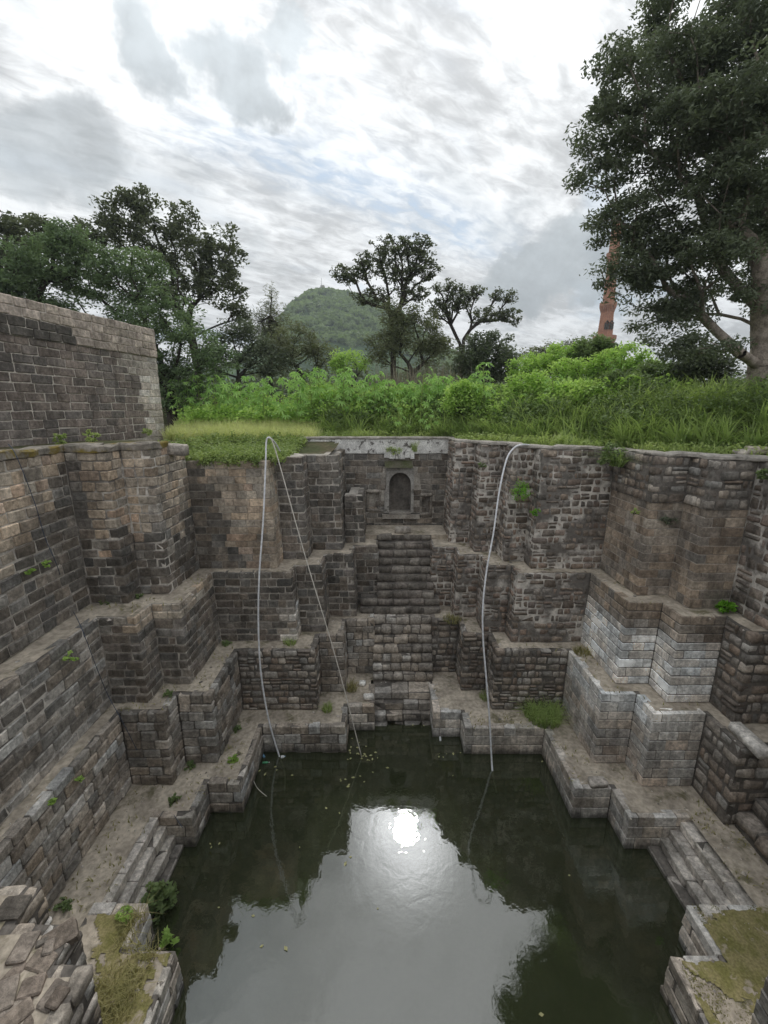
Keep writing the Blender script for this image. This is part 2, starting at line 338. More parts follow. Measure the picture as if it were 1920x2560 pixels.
def wall(name, label, P, segs, z0, z1, colf, mortar='mortar_warm', style='block', ch=0.34, ww=(0.34, 0.75), batter=0.05, gap=0.024, gapz=None, setback=0.03,
         holes=(), stones_from=None, tops=None, rough_top=0.0, group=None, cat='wall'):
    """a length of masonry: mortar core (the thing) with every stone a child"""
    nrm, off = seg_info(P); a, b = segs[0], segs[-1] + 1; core = MB(); V = []
    for i in range(a, b + 1):
        o = off[i]; x, y = P[i]
        for z in (z0, z1 - 0.03):
            k = batter * (z - z0)
            V.append((x + o[0] * (k + setback), y + o[1] * (k + setback), z)); V.append((x + o[0] * (k + 0.75), y + o[1] * (k + 0.75), z))
    n = b - a + 1; Fc = []
    for i in range(n - 1):
        q, w = i * 4, (i + 1) * 4
        Fc += [(q, w, w + 2, q + 2), (q + 2, w + 2, w + 3, q + 3), (q + 3, w + 3, w + 1, q + 1)]
    Fc += [(0, 2, 3, 1), ((n - 1) * 4, (n - 1) * 4 + 1, (n - 1) * 4 + 3, (n - 1) * 4 + 2)]
    if not holes: core.add(V, Fc)
    else:   # leave the openings free: the core is cut into strips round them
        k = setback; x0, x1 = P[a][0], P[b][0]; y = P[a][1]
        xs = sorted({x0, x1, *[h[0] for h in holes], *[h[1] for h in holes]}); zs = sorted({z0, z1 - 0.03, *[h[2] for h in holes], *[h[3] for h in holes]})
        for xa, xb in zip(xs, xs[1:]):
            for za, zb in zip(zs, zs[1:]):
                mx, mz = (xa + xb) / 2, (za + zb) / 2
                if not any(h[0] < mx < h[1] and h[2] < mz < h[3] for h in holes):
                    ya, yb = y + k + batter * (za - z0), y + k + batter * (zb - z0)
                    core.add([(xa, ya, za), (xb, ya, za), (xb, yb, zb), (xa, yb, zb), (xa, y + 1.0, za), (xb, y + 1.0, za), (xb, y + 1.0, zb), (xa, y + 1.0, zb)],
                             [(0, 1, 2, 3), (0, 4, 5, 1), (3, 2, 6, 7), (0, 3, 7, 4), (1, 5, 6, 2), (4, 7, 6, 5)])
    th = core.build(name, M[mortar]); tag(th, label, cat, group, 'thing')
    zs0 = z0 if stones_from is None else stones_from
    nc = max(1, round((z1 - zs0) / ch)); hs = [1 + R.uniform(-0.12, 0.12) for _ in range(nc)]; s_ = sum(hs); hs = [h * (z1 - zs0) / s_ for h in hs]
    D = 0.3; z = zs0; gapz = gapz or gap
    for c, h in enumerate(hs):
        for i in segs:
            t, nn, L = nrm[i]; k = batter * (z + h / 2 - z0)
            A = (P[i][0] + off[i][0] * k, P[i][1] + off[i][1] * k); B = (P[i + 1][0] + off[i + 1][0] * k, P[i + 1][1] + off[i + 1][1] * k)
            L = math.hypot(B[0] - A[0], B[1] - A[1]); s, e = 0.0, L
            cv0 = i > 0 and (nrm[i - 1][0][0] * t[1] - nrm[i - 1][0][1] * t[0]) > 0.1
            cv1 = i < len(nrm) - 1 and (t[0] * nrm[i + 1][0][1] - t[1] * nrm[i + 1][0][0]) > 0.1
            par = (c + i) % 2
            if cv0: s = 0.0 if par else D + gap
            if cv1: e = L - (D + gap) if not par else L
            # note: at a shared corner segments i and i+1 have opposite parity, so quoins alternate
            ztop = z1 if tops is None else tops(i)
            if z + h * 0.5 > ztop: continue
            ws = []; rem = e - s
            if rem < 0.08: continue
            while rem > 1e-6:
                w = R.uniform(*ww)
                if rem - w < ww[0] * 0.7: w = rem
                ws.append(w); rem -= w
            ang = math.atan2(t[1], t[0]); q = s
            for w in ws:
                mid = (A[0] + t[0] * (q + w / 2), A[1] + t[1] * (q + w / 2)); q += w
                if any(hh[0] - 0.05 < mid[0] < hh[1] + 0.05 and hh[2] - 0.02 < z + h / 2 < hh[3] + 0.02 for hh in holes): continue
                if rough_top and z + h > z1 - 0.01 and R.random() < rough_top: continue
                sub = [(w, h, 0, 0)]
                if style == 'rubble' and R.random() < 0.33 and w > 0.3:
                    f = R.uniform(0.35, 0.65)
                    sub = [(w * f, h, -w * (1 - f) / 2, 0), (w * (1 - f), h, w * f / 2, 0)] if R.random() < 0.5 else [(w, h * f, 0, 0), (w, h * (1 - f), 0, h * f)]
                for (w2, h2, dx, dz) in sub:
                    col = colf(mid[0], mid[1], z + h / 2); j = R.uniform(0.8, 1.22); jr = R.uniform(-0.06, 0.06)
                    col = (col[0] * j * (1 + jr), col[1] * j, col[2] * j * (1 - jr))
                    if style == 'ashlar': push, tl, hh2, sh = R.uniform(-0.004, 0.008), 0.004, h2, 0
                    elif style == 'block': push, tl, hh2, sh = R.uniform(-0.012, 0.022), 0.014, h2 * R.uniform(0.95, 1.0), 0
                    else: push, tl, hh2, sh = R.uniform(-0.02, 0.035), 0.035, h2 * R.uniform(0.86, 1.0), R.uniform(0, 0.03)
                    put_stone(th, style, (mid[0] + t[0] * dx, mid[1] + t[1] * dx), ang, w2 - gap * R.uniform(0.7, 1.4), hh2 - gapz * R.uniform(0.8, 1.2), z + dz + gapz / 2 + sh * h2, col, push=push, tilt=tl)
        z += h
    return th

# base colours of the stone itself (basalt, weathered, washed or bleached by the water)
TAN, DARK, GREY, PALE, BROWN, RUB = (.42, .35, .275), (.14, .125, .108), (.35, .316, .277), (.92, .90, .865), (.30, .25, .203), (.215, .178, .148)
def lerp(a, b, f): f = min(1, max(0, f)); return tuple(x + (y - x) * f for x, y in zip(a, b))
def rnd_mix(*cs):
    return R.choice(cs)
def col_uleft(x, y, z):            # tan above, black run-off below and in the inner corner
    e = 9.4 + 0.9 * vnoise(x * 2 + y, z, 1.3, 2)
    if x < -10.2: e = 7.5 + max(0, (y - 9.5)) * 0.95 + 0.5 * vnoise(y, z, 1.1, 1)
    if z > e: return rnd_mix(TAN, TAN, lerp(TAN, GREY, .5), lerp(TAN, DARK, .35), (.40, .31, .24) if R.random() < .4 else TAN)
    return rnd_mix(DARK, DARK, lerp(DARK, GREY, .4), (.18, .16, .14))
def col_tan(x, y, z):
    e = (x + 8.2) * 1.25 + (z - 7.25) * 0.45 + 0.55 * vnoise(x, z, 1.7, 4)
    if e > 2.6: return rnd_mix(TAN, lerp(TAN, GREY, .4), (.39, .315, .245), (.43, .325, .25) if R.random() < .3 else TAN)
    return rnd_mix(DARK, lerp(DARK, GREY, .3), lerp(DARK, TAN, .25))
def col_dark(x, y, z): return rnd_mix(DARK, lerp(DARK, GREY, .35), lerp(DARK, GREY, .15), (.19, .167, .147))
def col_grey(x, y, z): return rnd_mix(GREY, lerp(GREY, DARK, .4), lerp(GREY, DARK, .6), lerp(GREY, PALE, .1))
def col_low(x, y, z): return rnd_mix(GREY, lerp(GREY, PALE, .25), lerp(GREY, TAN, .4), lerp(GREY, DARK, .3))
def col_rub(x, y, z): return rnd_mix(RUB, lerp(RUB, DARK, .5), (.26, .205, .17), lerp(RUB, GREY, .35))
def col_rubgrey(x, y, z): return rnd_mix(lerp(RUB, GREY, .5), GREY, lerp(DARK, GREY, .3), RUB)
def col_ashlar_u(x, y, z): return rnd_mix(BROWN, BROWN, lerp(BROWN, TAN, .45), lerp(BROWN, GREY, .5), lerp(BROWN, DARK, .35))
def col_ashlar_m(x, y, z):
    f = (6.5 - z + 0.25 * vnoise(x + y, z, 1.5, 3)) / 0.7
    return lerp(col_ashlar_u(x, y, z), rnd_mix(PALE, lerp(PALE, GREY, .15), lerp(PALE, GREY, .3)), f)
def col_ashlar_l(x, y, z):
    f = (z - 2.9) / 1.2
    return lerp(rnd_mix((.50, .46, .415), (.44, .405, .365), (.53, .475, .425)), rnd_mix(PALE, lerp(PALE, GREY, .3)), f)
def col_plat(x, y, z): return rnd_mix((.51, .47, .425), (.44, .405, .36), (.56, .515, .465))

UL = [(-10.4, 3), (-10.4, 14.3), (-9.05, 14.3), (-9.05, 15.15), (-8.0, 15.15), (-8.0, 17.85), (-4.6, 17.85), (-4.6, 19.0), (-3.45, 19.0), (-3.45, 20.4), (-1.97, 20.4), (-1.97, 24.2)]
US = [(-1.97, 21.55), (-0.95, 21.55), (-0.95, 24.2)]
UR = [(3.4, 24.2), (3.4, 21.55), (4.4, 21.55), (4.4, 20.1), (5.45, 20.1), (5.45, 18.75), (6.4, 18.75), (6.4, 17.78), (9.42, 17.78), (9.42, 15.0), (10.6, 15.0), (10.6, 13.9), (12.0, 13.9), (12.0, 8.5)]
ML = [(-9.35, 3), (-9.35, 13.1), (-8.1, 13.1), (-8.1, 14.15), (-7.1, 14.15), (-7.1, 17.2), (-3.75, 17.2), (-3.75, 18.05), (-2.6, 18.05), (-2.6, 19.55), (-1.3, 19.55), (-1.3, 20.9), (-0.12, 20.9), (-0.12, 22.6)]
MR = [(2.35, 22.6), (2.35, 20.7), (3.45, 20.7), (3.45, 19.5), (4.5, 19.5), (4.5, 18.0), (5.55, 18.0), (5.55, 17.1), (8.6, 17.1), (8.6, 14.15), (9.8, 14.15), (9.8, 13.1), (11.3, 13.1), (11.3, 12.05), (13.5, 12.05)]
LL = [(-8.75, 3), (-8.75, 12.55), (-7.3, 12.55), (-7.3, 13.5), (-6.1, 13.5), (-6.1, 16.42), (-2.85, 16.42), (-2.85, 17.65), (-1.75, 17.65), (-1.75, 19.1), (-0.4, 19.1), (-0.4, 20.3)]
LR = [(2.3, 20.3), (2.3, 19.2), (3.6, 19.2), (3.6, 17.75), (4.72, 17.75), (4.72, 16.4), (7.75, 16.4), (7.75, 13.48), (8.95, 13.48), (8.95, 12.45), (10.7, 12.45), (10.7, 11.0), (12.6, 11.0)]
PL = [(-7.7, 11.3), (-6.1, 11.3), (-6.1, 12.55), (-4.95, 12.55), (-4.95, 15.35), (-1.52, 15.35), (-1.52, 16.6), (-0.35, 16.6), (-0.35, 18.3)]
PR = [(2.1, 18.3), (2.1, 16.2), (3.3, 16.2), (3.3, 15.22), (6.55, 15.22), (6.55, 12.3), (7.82, 12.3), (7.82, 11.2), (10.0, 11.2)]
PNL = [(-4.92, 2), (-4.92, 7.9), (-6.15, 7.9), (-6.15, 8.93), (-7.7, 8.93)]
PNR = [(10.0, 8.85), (7.93, 8.85), (7.93, 7.75), (6.78, 7.75), (6.78, 2)]
LNL = [(-5.35, 2), (-5.35, 5.9), (-6.0, 5.9), (-6.0, 6.55), (-7.25, 6.55), (-7.25, 7.25), (-8.75, 7.25)]
LNR = [(12.6, 7.3), (9.2, 7.3), (9.2, 6.5), (7.8, 6.5), (7.8, 2)]

W = 'retaining_wall'
# top tier
wall(W, 'long tan stone side wall under the fort wall, darkening towards its inner corner', UL, [0], Z3, 12.62, col_uleft, 'mortar_warm', 'block', .36, (.36, .8), .04, gapz=.038)
wall(W, 'pair of stepped tan buttresses with blackened lower half, beside the long side wall', UL, [1, 2, 3, 4], Z3, 12.62, col_uleft, 'mortar_light', 'block', .335, (.32, .6), .04, gapz=.038)
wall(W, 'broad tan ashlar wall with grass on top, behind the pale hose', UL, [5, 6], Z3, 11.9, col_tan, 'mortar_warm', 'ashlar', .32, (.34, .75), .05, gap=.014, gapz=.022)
wall(W, 'dark stepped buttress behind the thin rope, in the top tier', UL, [7, 8], Z3, 11.95, col_dark, 'mortar_warm', 'block', .35, (.34, .72), .04, gapz=.038)
wall(W, 'dark stepped buttress with flat top just before the arched niche wall', UL, [9, 10], Z3, 11.9, col_dark, 'mortar_warm', 'block', .35, (.36, .75), .04, gapz=.038)
wall(W, 'short broken dark buttress stump below the arched niche', US, [0, 1], Z3, 9.75, col_dark, 'mortar_warm', 'block', .35, (.3, .6), .04, gapz=.038)
wall(W, 'three narrow stepped rubble buttresses with white joints right beside the niche wall', UR, [0, 1, 2, 3, 4, 5], Z3, Z4, col_rub, 'mortar_light', 'rubble', .31, (.22, .6), .04, gap=.022, setback=.015)
wall(W, 'broad dark rubble wall with white mortar joints in the top tier', UR, [6, 7], Z3, Z4, col_rub, 'mortar_light', 'rubble', .31, (.22, .6), .04, gap=.024, setback=.014)
wall(W, 'tall brown ashlar corner buttress pair in the top tier, under a rubble crown', UR, [8, 9, 10, 11], Z3, 10.75, col_ashlar_u, 'mortar_pale', 'ashlar', .315, (.36, .8), .045, gap=.012, gapz=.026)  # pale mortar in the bed joints imitates course edges catching light
wall(W, 'rubble crown of small dark stones above the tall brown ashlar corner', [(a - (-.10 if 0 else 0), b) for a, b in shift(UR, .09, False)], [8, 9, 10, 11], 10.75, Z4, col_rubgrey, 'mortar_dark', 'rubble', .32, (.25, .62), .04, gap=.025, setback=.025)
wall(W, 'dark rubble side wall with thick white joints at the picture edge, top tier', UR, [12], Z3, Z4, col_rub, 'mortar_light', 'rubble', .40, (.3, .7), .04, gap=.045, setback=.02)
# middle tier
wall(W, 'long dark side wall of the second tier with pale mortar lines', ML, [0], Z2, Z3, col_grey, 'mortar_light', 'block', .35, (.36, .85), .06, setback=.022, gapz=.038)
wall(W, 'pair of dark stepped corner buttresses capped with tan stones, second tier', ML, [1, 2, 3, 4], Z2, Z3, lambda x, y, z: rnd_mix(TAN, lerp(TAN, GREY, .4)) if z > 6.6 and x > -8.9 else col_dark(x, y, z), 'mortar_warm', 'block', .33, (.3, .65), .06, gapz=.038)
wall(W, 'broad dark wall below the grassy tan wall, second tier', ML, [5, 6], Z2, Z3, lambda x, y, z: rnd_mix(GREY, lerp(GREY, PALE, .35)) if x > -4.5 and z < 5.6 else col_dark(x, y, z), 'mortar_warm', 'block', .33, (.34, .75), .06, gapz=.038)
wall(W, 'narrow stepped dark buttresses left of the upper flight of steps', ML, [7, 8, 9, 10, 11, 12], Z2, Z3, col_dark, 'mortar_warm', 'block', .34, (.3, .65), .05, gapz=.038)
wall(W, 'narrow stepped rubble buttresses right of the upper flight, with white joints', MR, [0, 1, 2, 3, 4, 5], Z2, Z3, col_rub, 'mortar_light', 'rubble', .32, (.24, .55), .05, gap=.022, setback=.015)
wall(W, 'broad dark rubble wall with white joints in the second tier', MR, [6, 7], Z2, Z3, col_rub, 'mortar_light', 'rubble', .32, (.24, .6), .05, gap=.022, setback=.015)
wall(W, 'white bleached ashlar corner buttress pair with brown top courses', MR, [8, 9, 10, 11], Z2, Z3, col_ashlar_m, 'mortar_dark', 'ashlar', .315, (.4, .9), .07, gap=.014, gapz=.034)
wall(W, 'ruined rubble pier beside the bleached ashlar corner at the picture edge', MR, [12, 13], Z2, Z3, col_rubgrey, 'mortar_dark', 'rubble', .34, (.25, .6), .04, gap=.03)
# lower tier
wall(W, 'long grey side wall of worn rounded blocks above the platform', LL, [0], Z1, Z2, col_low, 'mortar_dark', 'block', .35, (.34, .85), .03, gap=.03, setback=.05)
wall(W, 'pair of worn grey corner buttresses standing on the platform', LL, [1, 2, 3, 4], Z1, Z2, col_grey, 'mortar_dark', 'block', .34, (.3, .7), .02, gap=.028, setback=.05)
wall(W, 'broad grey rubble wall at platform level behind the pale hose', LL, [5, 6], Z1, Z2, col_rubgrey, 'mortar_dark', 'rubble', .32, (.26, .62), .02, gap=.022)
wall(W, 'narrow stepped grey buttresses left of the lower flight of steps', LL, [7, 8, 9, 10], Z1, Z2, col_low, 'mortar_dark', 'block', .34, (.3, .6), .02, gap=.02)
wall(W, 'narrow stepped rubble buttresses right of the lower flight of steps', LR, [0, 1, 2, 3], Z1, Z2, col_rubgrey, 'mortar_dark', 'rubble', .33, (.26, .6), .02, gap=.022)
wall(W, 'broad dark rubble wall above the grass tuft, lowest tier', LR, [4, 5], Z1, Z2, col_rubgrey, 'mortar_dark', 'rubble', .33, (.24, .55), .02, gap=.026)
wall(W, 'pale grey ashlar corner buttress pair standing on the sandy platform', LR, [6, 7, 8, 9], Z1, Z2, col_ashlar_l, 'mortar_dark', 'ashlar', .35, (.4, .9), .035, gap=.014, gapz=.028)
wall(W, 'low ruined rubble wall with one long pale cap stone at the picture edge', LR, [10, 11], Z1, Z2, col_rubgrey, 'mortar_dark', 'rubble', .38, (.35, .8), .02, gap=.04, rough_top=.3)
wall(W, 'rough rubble corner mass in the near corner below the viewer', LNL, [0, 1, 2, 3, 4, 5], Z1, Z2, col_low, 'mortar_dark', 'rubble', .36, (.4, .9), .01, gap=.03)
wall(W, 'pale stone corner block standing on the mossy near platform', LNR, [0, 1, 2, 3], Z1, Z2, col_ashlar_l, 'mortar_dark', 'block', .35, (.4, .9), .02)
# platform edge at the water
wall(W, 'stepped platform edge of grey blocks at the water below the pale hose', PL, [0, 1, 2, 3, 4, 5, 6, 7], -1.6, Z1, col_low, 'mortar_dark', 'block', .42, (.4, .8), .02, stones_from=-0.45, gap=.018)
wall(W, 'neat ashlar platform edge at the water below the grass tuft', PR, [0, 1, 2, 3, 4, 5, 6, 7], -1.6, Z1, col_plat, 'mortar_dark', 'ashlar', .42, (.4, .8), .03, stones_from=-0.45, gap=.014, gapz=.024)
wall(W, 'broken platform edge of split pale blocks under the near yellow grass', PNL, [0, 1, 2, 3], -1.6, Z1, col_plat, 'mortar_dark', 'block', .36, (.6, 1.2), .03, stones_from=-0.45, gap=.02)
wall(W, 'broken platform edge of pale blocks under the mossy near platform', PNR, [0, 1, 2, 3], -1.6, Z1, col_plat, 'mortar_dark', 'block', .36, (.6, 1.2), .03, stones_from=-0.45, gap=.02)

# ------------------------------------------------------------------ flights of steps
def stairs(label, edges, x0, x1, colf, ww=(.45, .85), style='block', axis='x', sgn=1, deep=.35):
    """edges: [(horizontal position of the nosing, top z)] from the bottom up; each step a row of stones"""
    th = empty('stone_stairs', ((x0 + x1) / 2, edges[0][0], edges[0][1]) if axis == 'x' else (edges[0][0], (x0 + x1) / 2, edges[0][1])); tag(th, label, 'steps')
    inv = Matrix.Translation(th.location).inverted()
    core = MB()
    for k, (q, z) in enumerate(edges):
        zl = edges[k - 1][1] if k else z - 0.4
        a = x0
        if axis == 'x': core.box((x0 + .01, q + .05, zl - .5), (x1 - .01, q + .9, z - .05))
        else: core.box((min(q + .05 * sgn, q + .9 * sgn), x0 + .01, zl - .5), (max(q + .05 * sgn, q + .9 * sgn), x1 - .01, z - .05))
        while a < x1 - 1e-6:
            w = R.uniform(*ww)
            if x1 - a - w < ww[0] * .7: w = x1 - a
            col = colf(a, q, z); j = R.uniform(.8, 1.2); col = tuple(c * j for c in col)
            if axis == 'x': p, ang = (a + w / 2, q), 0.0
            else: p, ang = (q, a + w / 2), (math.pi / 2 if sgn < 0 else -math.pi / 2)
            o = put_stone(th, style, p, ang, w - .02, (z - zl) * R.uniform(.85, .93), zl, col, d=deep + R.uniform(0, .05), push=R.uniform(-.03, .03), tilt=.02, name='step_stone')
            o.matrix_parent_inverse = inv; a += w
    c = core.build('stair_core', M['mortar_dark'], th); c.matrix_parent_inverse = inv
    return th
def back_edges(pairs, n0=0):
    return sorted([(atz(1010, py, z).y, z) for py, z in pairs], key=lambda e: e[1])
stairs('steep upper flight of worn dark steps below the arched niche', back_edges([(1336 + 20.4 * i, 7.52 - .35 * i) for i in range(8)]), -.34, 2.58, col_dark, (.5, 1.0), 'rubble')
stairs('two wide worn steps at the foot of the steep upper flight', back_edges([(1499, 4.72), (1519, 4.40)]), -1.15, 2.85, col_dark, (.5, .9), 'rubble')
stairs('lower flight of grey steps with rounded pale noses, between stepped buttresses', back_edges([(1541, 4.08), (1566, 3.66), (1590, 3.25), (1614, 2.85), (1638, 2.45), (1660, 2.05), (1684, 1.65)]), -.5, 2.4, col_low, (.35, .7), 'rubble')
stairs('short flight of steps running down into the water', [(16.55, -.35), (16.95, .05), (17.2, .45), (17.42, .85), (17.66, 1.22)], -.45, 2.2, col_low, (.5, .95), deep=1.0)
stairs('long broken steps down to the water below the long side walls', [(-6.1, -.3), (-6.55, .15), (-6.8, .52), (-7.02, .9), (-7.26, 1.24)], 8.85, 11.4, col_plat, (.6, 1.2), 'ashlar', axis='y', sgn=-1, deep=.4)
stairs('flight of long broken steps down to the water beside the mossy near platform', [(8.2, -.3), (8.64, .18), (8.95, .5), (9.25, .78), (9.58, 1.1)], 8.75, 11.3, col_plat, (.6, 1.2), 'ashlar', axis='y', sgn=1, deep=.45)
stairs('rough boulder steps climbing away at the picture edge above the sandy platform', [(11.0, 1.85), (11.42, 2.35), (11.85, 2.9), (12.25, 3.45)], 7.35, 11.0, col_rubgrey, (.5, 1.0), 'rubble', axis='y', sgn=1, deep=.6)

# ------------------------------------------------------------------ earth ledges between the tiers
def inside(P, x, y):
    c = False; n = len(P)
    for i in range(n):
        x1, y1 = P[i]; x2, y2 = P[(i + 1) % n]
        if (y1 > y) != (y2 > y) and x < (x2 - x1) * (y - y1) / (y2 - y1) + x1: c = not c
    return c
VP = PNL[:-1] + [(-7.25, 8.93), (-7.25, 11.3)] + PL[1:] + PR[:-1] + [(9.6, 11.2), (9.6, 8.85)] + PNR[1:]
VL = LNL + LL[1:] + LR + LNR
VM = [(-9.35, 2)] + ML[1:] + MR + [(13.5, 2)]
VU = [(-10.4, 2)] + UL[1:] + UR[:-1] + [(12.0, 2)]
def ledge(name, inner, outer, z, mat, amp=.02, m_in=.25, m_out=.2):
    A, B = shift(inner, m_in), shift(outer, m_out)
    xs = sorted({round(p[0], 3) for p in A + B}); ys = sorted({round(p[1], 3) for p in A + B})
    def fill(v):
        out = []
        for a, b in zip(v, v[1:]):
            n = max(1, int((b - a) / .22)); out += [a + (b - a) * k / n for k in range(n)]
        return out + [v[-1]]
    xs, ys = fill(xs), fill(ys); V = []; Fc = []; idx = {}
    def vid(i, j):
        if (i, j) not in idx:
            x, y = xs[i], ys[j]; idx[(i, j)] = len(V); V.append((x, y, z + amp * (vnoise(x, y, 2.3, z) + .6 * vnoise(x, y, 7, z + 1))))
        return idx[(i, j)]
    for i in range(len(xs) - 1):
        for j in range(len(ys) - 1):
            cx, cy = (xs[i] + xs[i + 1]) / 2, (ys[j] + ys[j + 1]) / 2
            if not inside(A, cx, cy) and inside(B, cx, cy): Fc.append((vid(i, j), vid(i + 1, j), vid(i + 1, j + 1), vid(i, j + 1)))
    o = obj(name, mesh(name, V, Fc, True), M[mat]); return tag(o, kind='structure')
ledge('path', VP, VL, Z1 - .01, 'earth', .025)
ledge('path', VL, VM, Z2 - .01, 'earth', .02)
ledge('path', VM, VU, Z3 - .01, 'earth', .02)

# ------------------------------------------------------------------ water
def water():
    me = mesh('water', [(-12, -3, 0), (14, -3, 0), (14, 24, 0), (-12, 24, 0)], [(0, 1, 2, 3)])
    m, t = mat_new('murky_water'); pos = t.n('ShaderNodeNewGeometry').outputs['Position']
    w1 = t.noise(t.map(pos, (1, 1, 1)), 2.2, 3, 0.5, 0.6); w2 = t.noise(pos, 9.0, 3, 0.5)
    h = t.m('ADD', t.m('MULTIPLY', w1, 1.0), t.m('MULTIPLY', w2, 0.3))
    bp = t.n('ShaderNodeBump', {'Height': h, 'Strength': 0.052, 'Distance': 0.05})
    pr = t.n('ShaderNodeBsdfPrincipled', {'Base Color': (.036, .044, .021, 1), 'Roughness': 0.01, 'IOR': 2.35, 'Normal': bp.outputs[0]})
    tr = t.n('ShaderNodeBsdfTransparent', {'Color': (.5, .52, .3, 1)})
    mx = t.n('ShaderNodeMixShader', {0: 0.22, 1: pr.outputs[0], 2: tr.outputs[0]}); t.n('ShaderNodeOutputMaterial', {0: mx})
    tag(obj('water', me, m), kind='structure')
    me = mesh('pool_floor', [(-12, -3, -1.6), (14, -3, -1.6), (14, 24, -1.6), (-12, 24, -1.6)], [(0, 1, 2, 3)])
    tag(obj('pool_floor', me, M['soil']), kind='structure')
water()

# ------------------------------------------------------------------ niche wall at the head of the steps
YN = 24.2
def nx(px, py): p = aty(px, py, YN); return p.x, p.z
n_main = (nx(966, 0)[0], nx(1050, 0)[0], nx(1010, 1281)[1], nx(1010, 1172)[1])
n_left = (nx(912, 0)[0], nx(944, 0)[0], nx(930, 1273)[1], nx(930, 1232)[1])
n_right = (nx(1081, 0)[0], nx(1106, 0)[0], nx(1090, 1283)[1], nx(1090, 1241)[1])
zc0, zc1 = nx(1010, 1134)[1], nx(1010, 1092)[1]
wall(W, 'dark ashlar wall holding the arched niche at the head of the steps', [(-2.3, YN), (3.8, YN)], [0], Z3, zc0 - .02,
     lambda x, y, z: rnd_mix(lerp(GREY, DARK, .5), lerp(DARK, GREY, .25), (.15, .135, .12), DARK), 'mortar_warm', 'block', .33, (.4, .95), 0.0, holes=(n_main, n_left, n_right))
def niche():
    th = empty('arched_niche', ((n_main[0] + n_main[1]) / 2, YN, n_main[2])); tag(th, 'plastered arched niche under a mossy slab at the head of the steps', 'niche')
    inv = Matrix.Translation(th.location).inverted()
    def put(o): o.parent = th; o.matrix_parent_inverse = inv; return o
    x0, x1 = nx(961, 0)[0], nx(1054, 0)[0]; zb, zt = n_main[2], nx(1010, 1166)[1]
    a0, a1 = nx(976, 0)[0], nx(1045, 0)[0]; zs, za = nx(1010, 1214)[1], nx(1010, 1181)[1]; cx = (a0 + a1) / 2; hw = (a1 - a0) / 2
    yf, yb = YN - .09, YN + .62
    arch = [(a0, zb)] + [(a0, zb + (zs - zb) * k / 3) for k in (1, 2)]
    for k in range(17):
        w = math.pi * (1 - k / 16); arch.append((cx + hw * math.cos(w), zs + (za - zs) * math.sin(w) ** 0.85))
    arch += [(a1, zb + (zs - zb) * k / 3) for k in (2, 1)] + [(a1, zb)]
    outer = []
    for (x, z) in arch:   # project each arch point to the frame rectangle
        if z <= zs: outer.append((x0 if x < cx else x1, z))
        else:
            dx, dz = x - cx, z - zs; s = min((x1 - cx) / abs(dx) if abs(dx) > 1e-6 else 1e9, (zt - zs) / dz if dz > 1e-6 else 1e9); outer.append((cx + dx * s, zs + dz * s))
    n = len(arch); V = [(x, yf, z) for x, z in outer] + [(x, yf, z) for x, z in arch] + [(x, yb, z) for x, z in arch] + [(x, YN + .1, z) for x, z in outer]
    Fc = []
    for i in range(n - 1):
        Fc += [(i, i + 1, n + i + 1, n + i), (n + i, n + i + 1, 2 * n + i + 1, 2 * n + i), (i + 1, i, 3 * n + i, 3 * n + i + 1)]
    put(obj('frame', mesh('frame', V, Fc), M['plaster']))
    back = MB(); back.box((a0 - .1, yb - .02, zb - .1), (a1 + .1, yb + .2, za + .15)); bk = put(back.build('back_panel', M['mortar_dark']))
    z = zb + .02
    while z < za:
        h = R.uniform(.24, .33); a = a0 - .04
        while a < a1:
            w = min(R.uniform(.45, .9), a1 + .06 - a); o = put_stone(bk, 'block', (a + w / 2, yb - .03), 0, w - .012, h - .012, z, rnd_mix((.19, .15, .125), (.22, .18, .15), (.15, .125, .11)), tilt=.008); o.matrix_parent_inverse = inv; a += w
        z += h
    fl = MB(); fl.box((a0 - .02, yf - .02, zb - .06), (a1 + .02, yb, zb + .015)); put(fl.build('sill', M['coping']))
    cn = MB()   # sloping mossy slab over the frame
    sx0, sx1 = nx(962, 0)[0], nx(1049, 0)[0]; sz0, sz1 = nx(1010, 1168)[1], nx(1010, 1150)[1]
    cn.add([(sx0, YN - .34, sz0), (sx1, YN - .34, sz0), (sx1, YN - .3, sz0 + .07), (sx0, YN - .3, sz0 + .07), (sx0, YN + .1, sz1 - .05), (sx1, YN + .1, sz1 - .05), (sx1, YN + .1, sz1 + .05), (sx0, YN + .1, sz1 + .05)],
           [(0, 1, 2, 3), (3, 2, 6, 7), (0, 4, 5, 1), (0, 3, 7, 4), (1, 5, 6, 2), (4, 7, 6, 5)]); put(cn.build('canopy_slab', M['mossy_slab']))
    pl = MB(); x = sx0 - .02
    while x < sx1:
        w = R.uniform(.22, .4); zz = nx(1010, 1147)[1] + R.uniform(-.03, .08); pl.box((x, YN - .14 + R.uniform(-.03, .03), zz), (min(x + w, sx1 + .1) - .015, YN + .1, nx(1010, 1127)[1] + R.uniform(-.05, .03)), .012); x += w
    put(pl.build('cracked_cornice', M['plaster_white']))
    bl = MB(); bl.box((x0 - .12, YN - .16, zb - .32), (x1 + .35, YN + .05, zb - .07), .03); put(bl.build('sill_course', M['mortar_warm']))
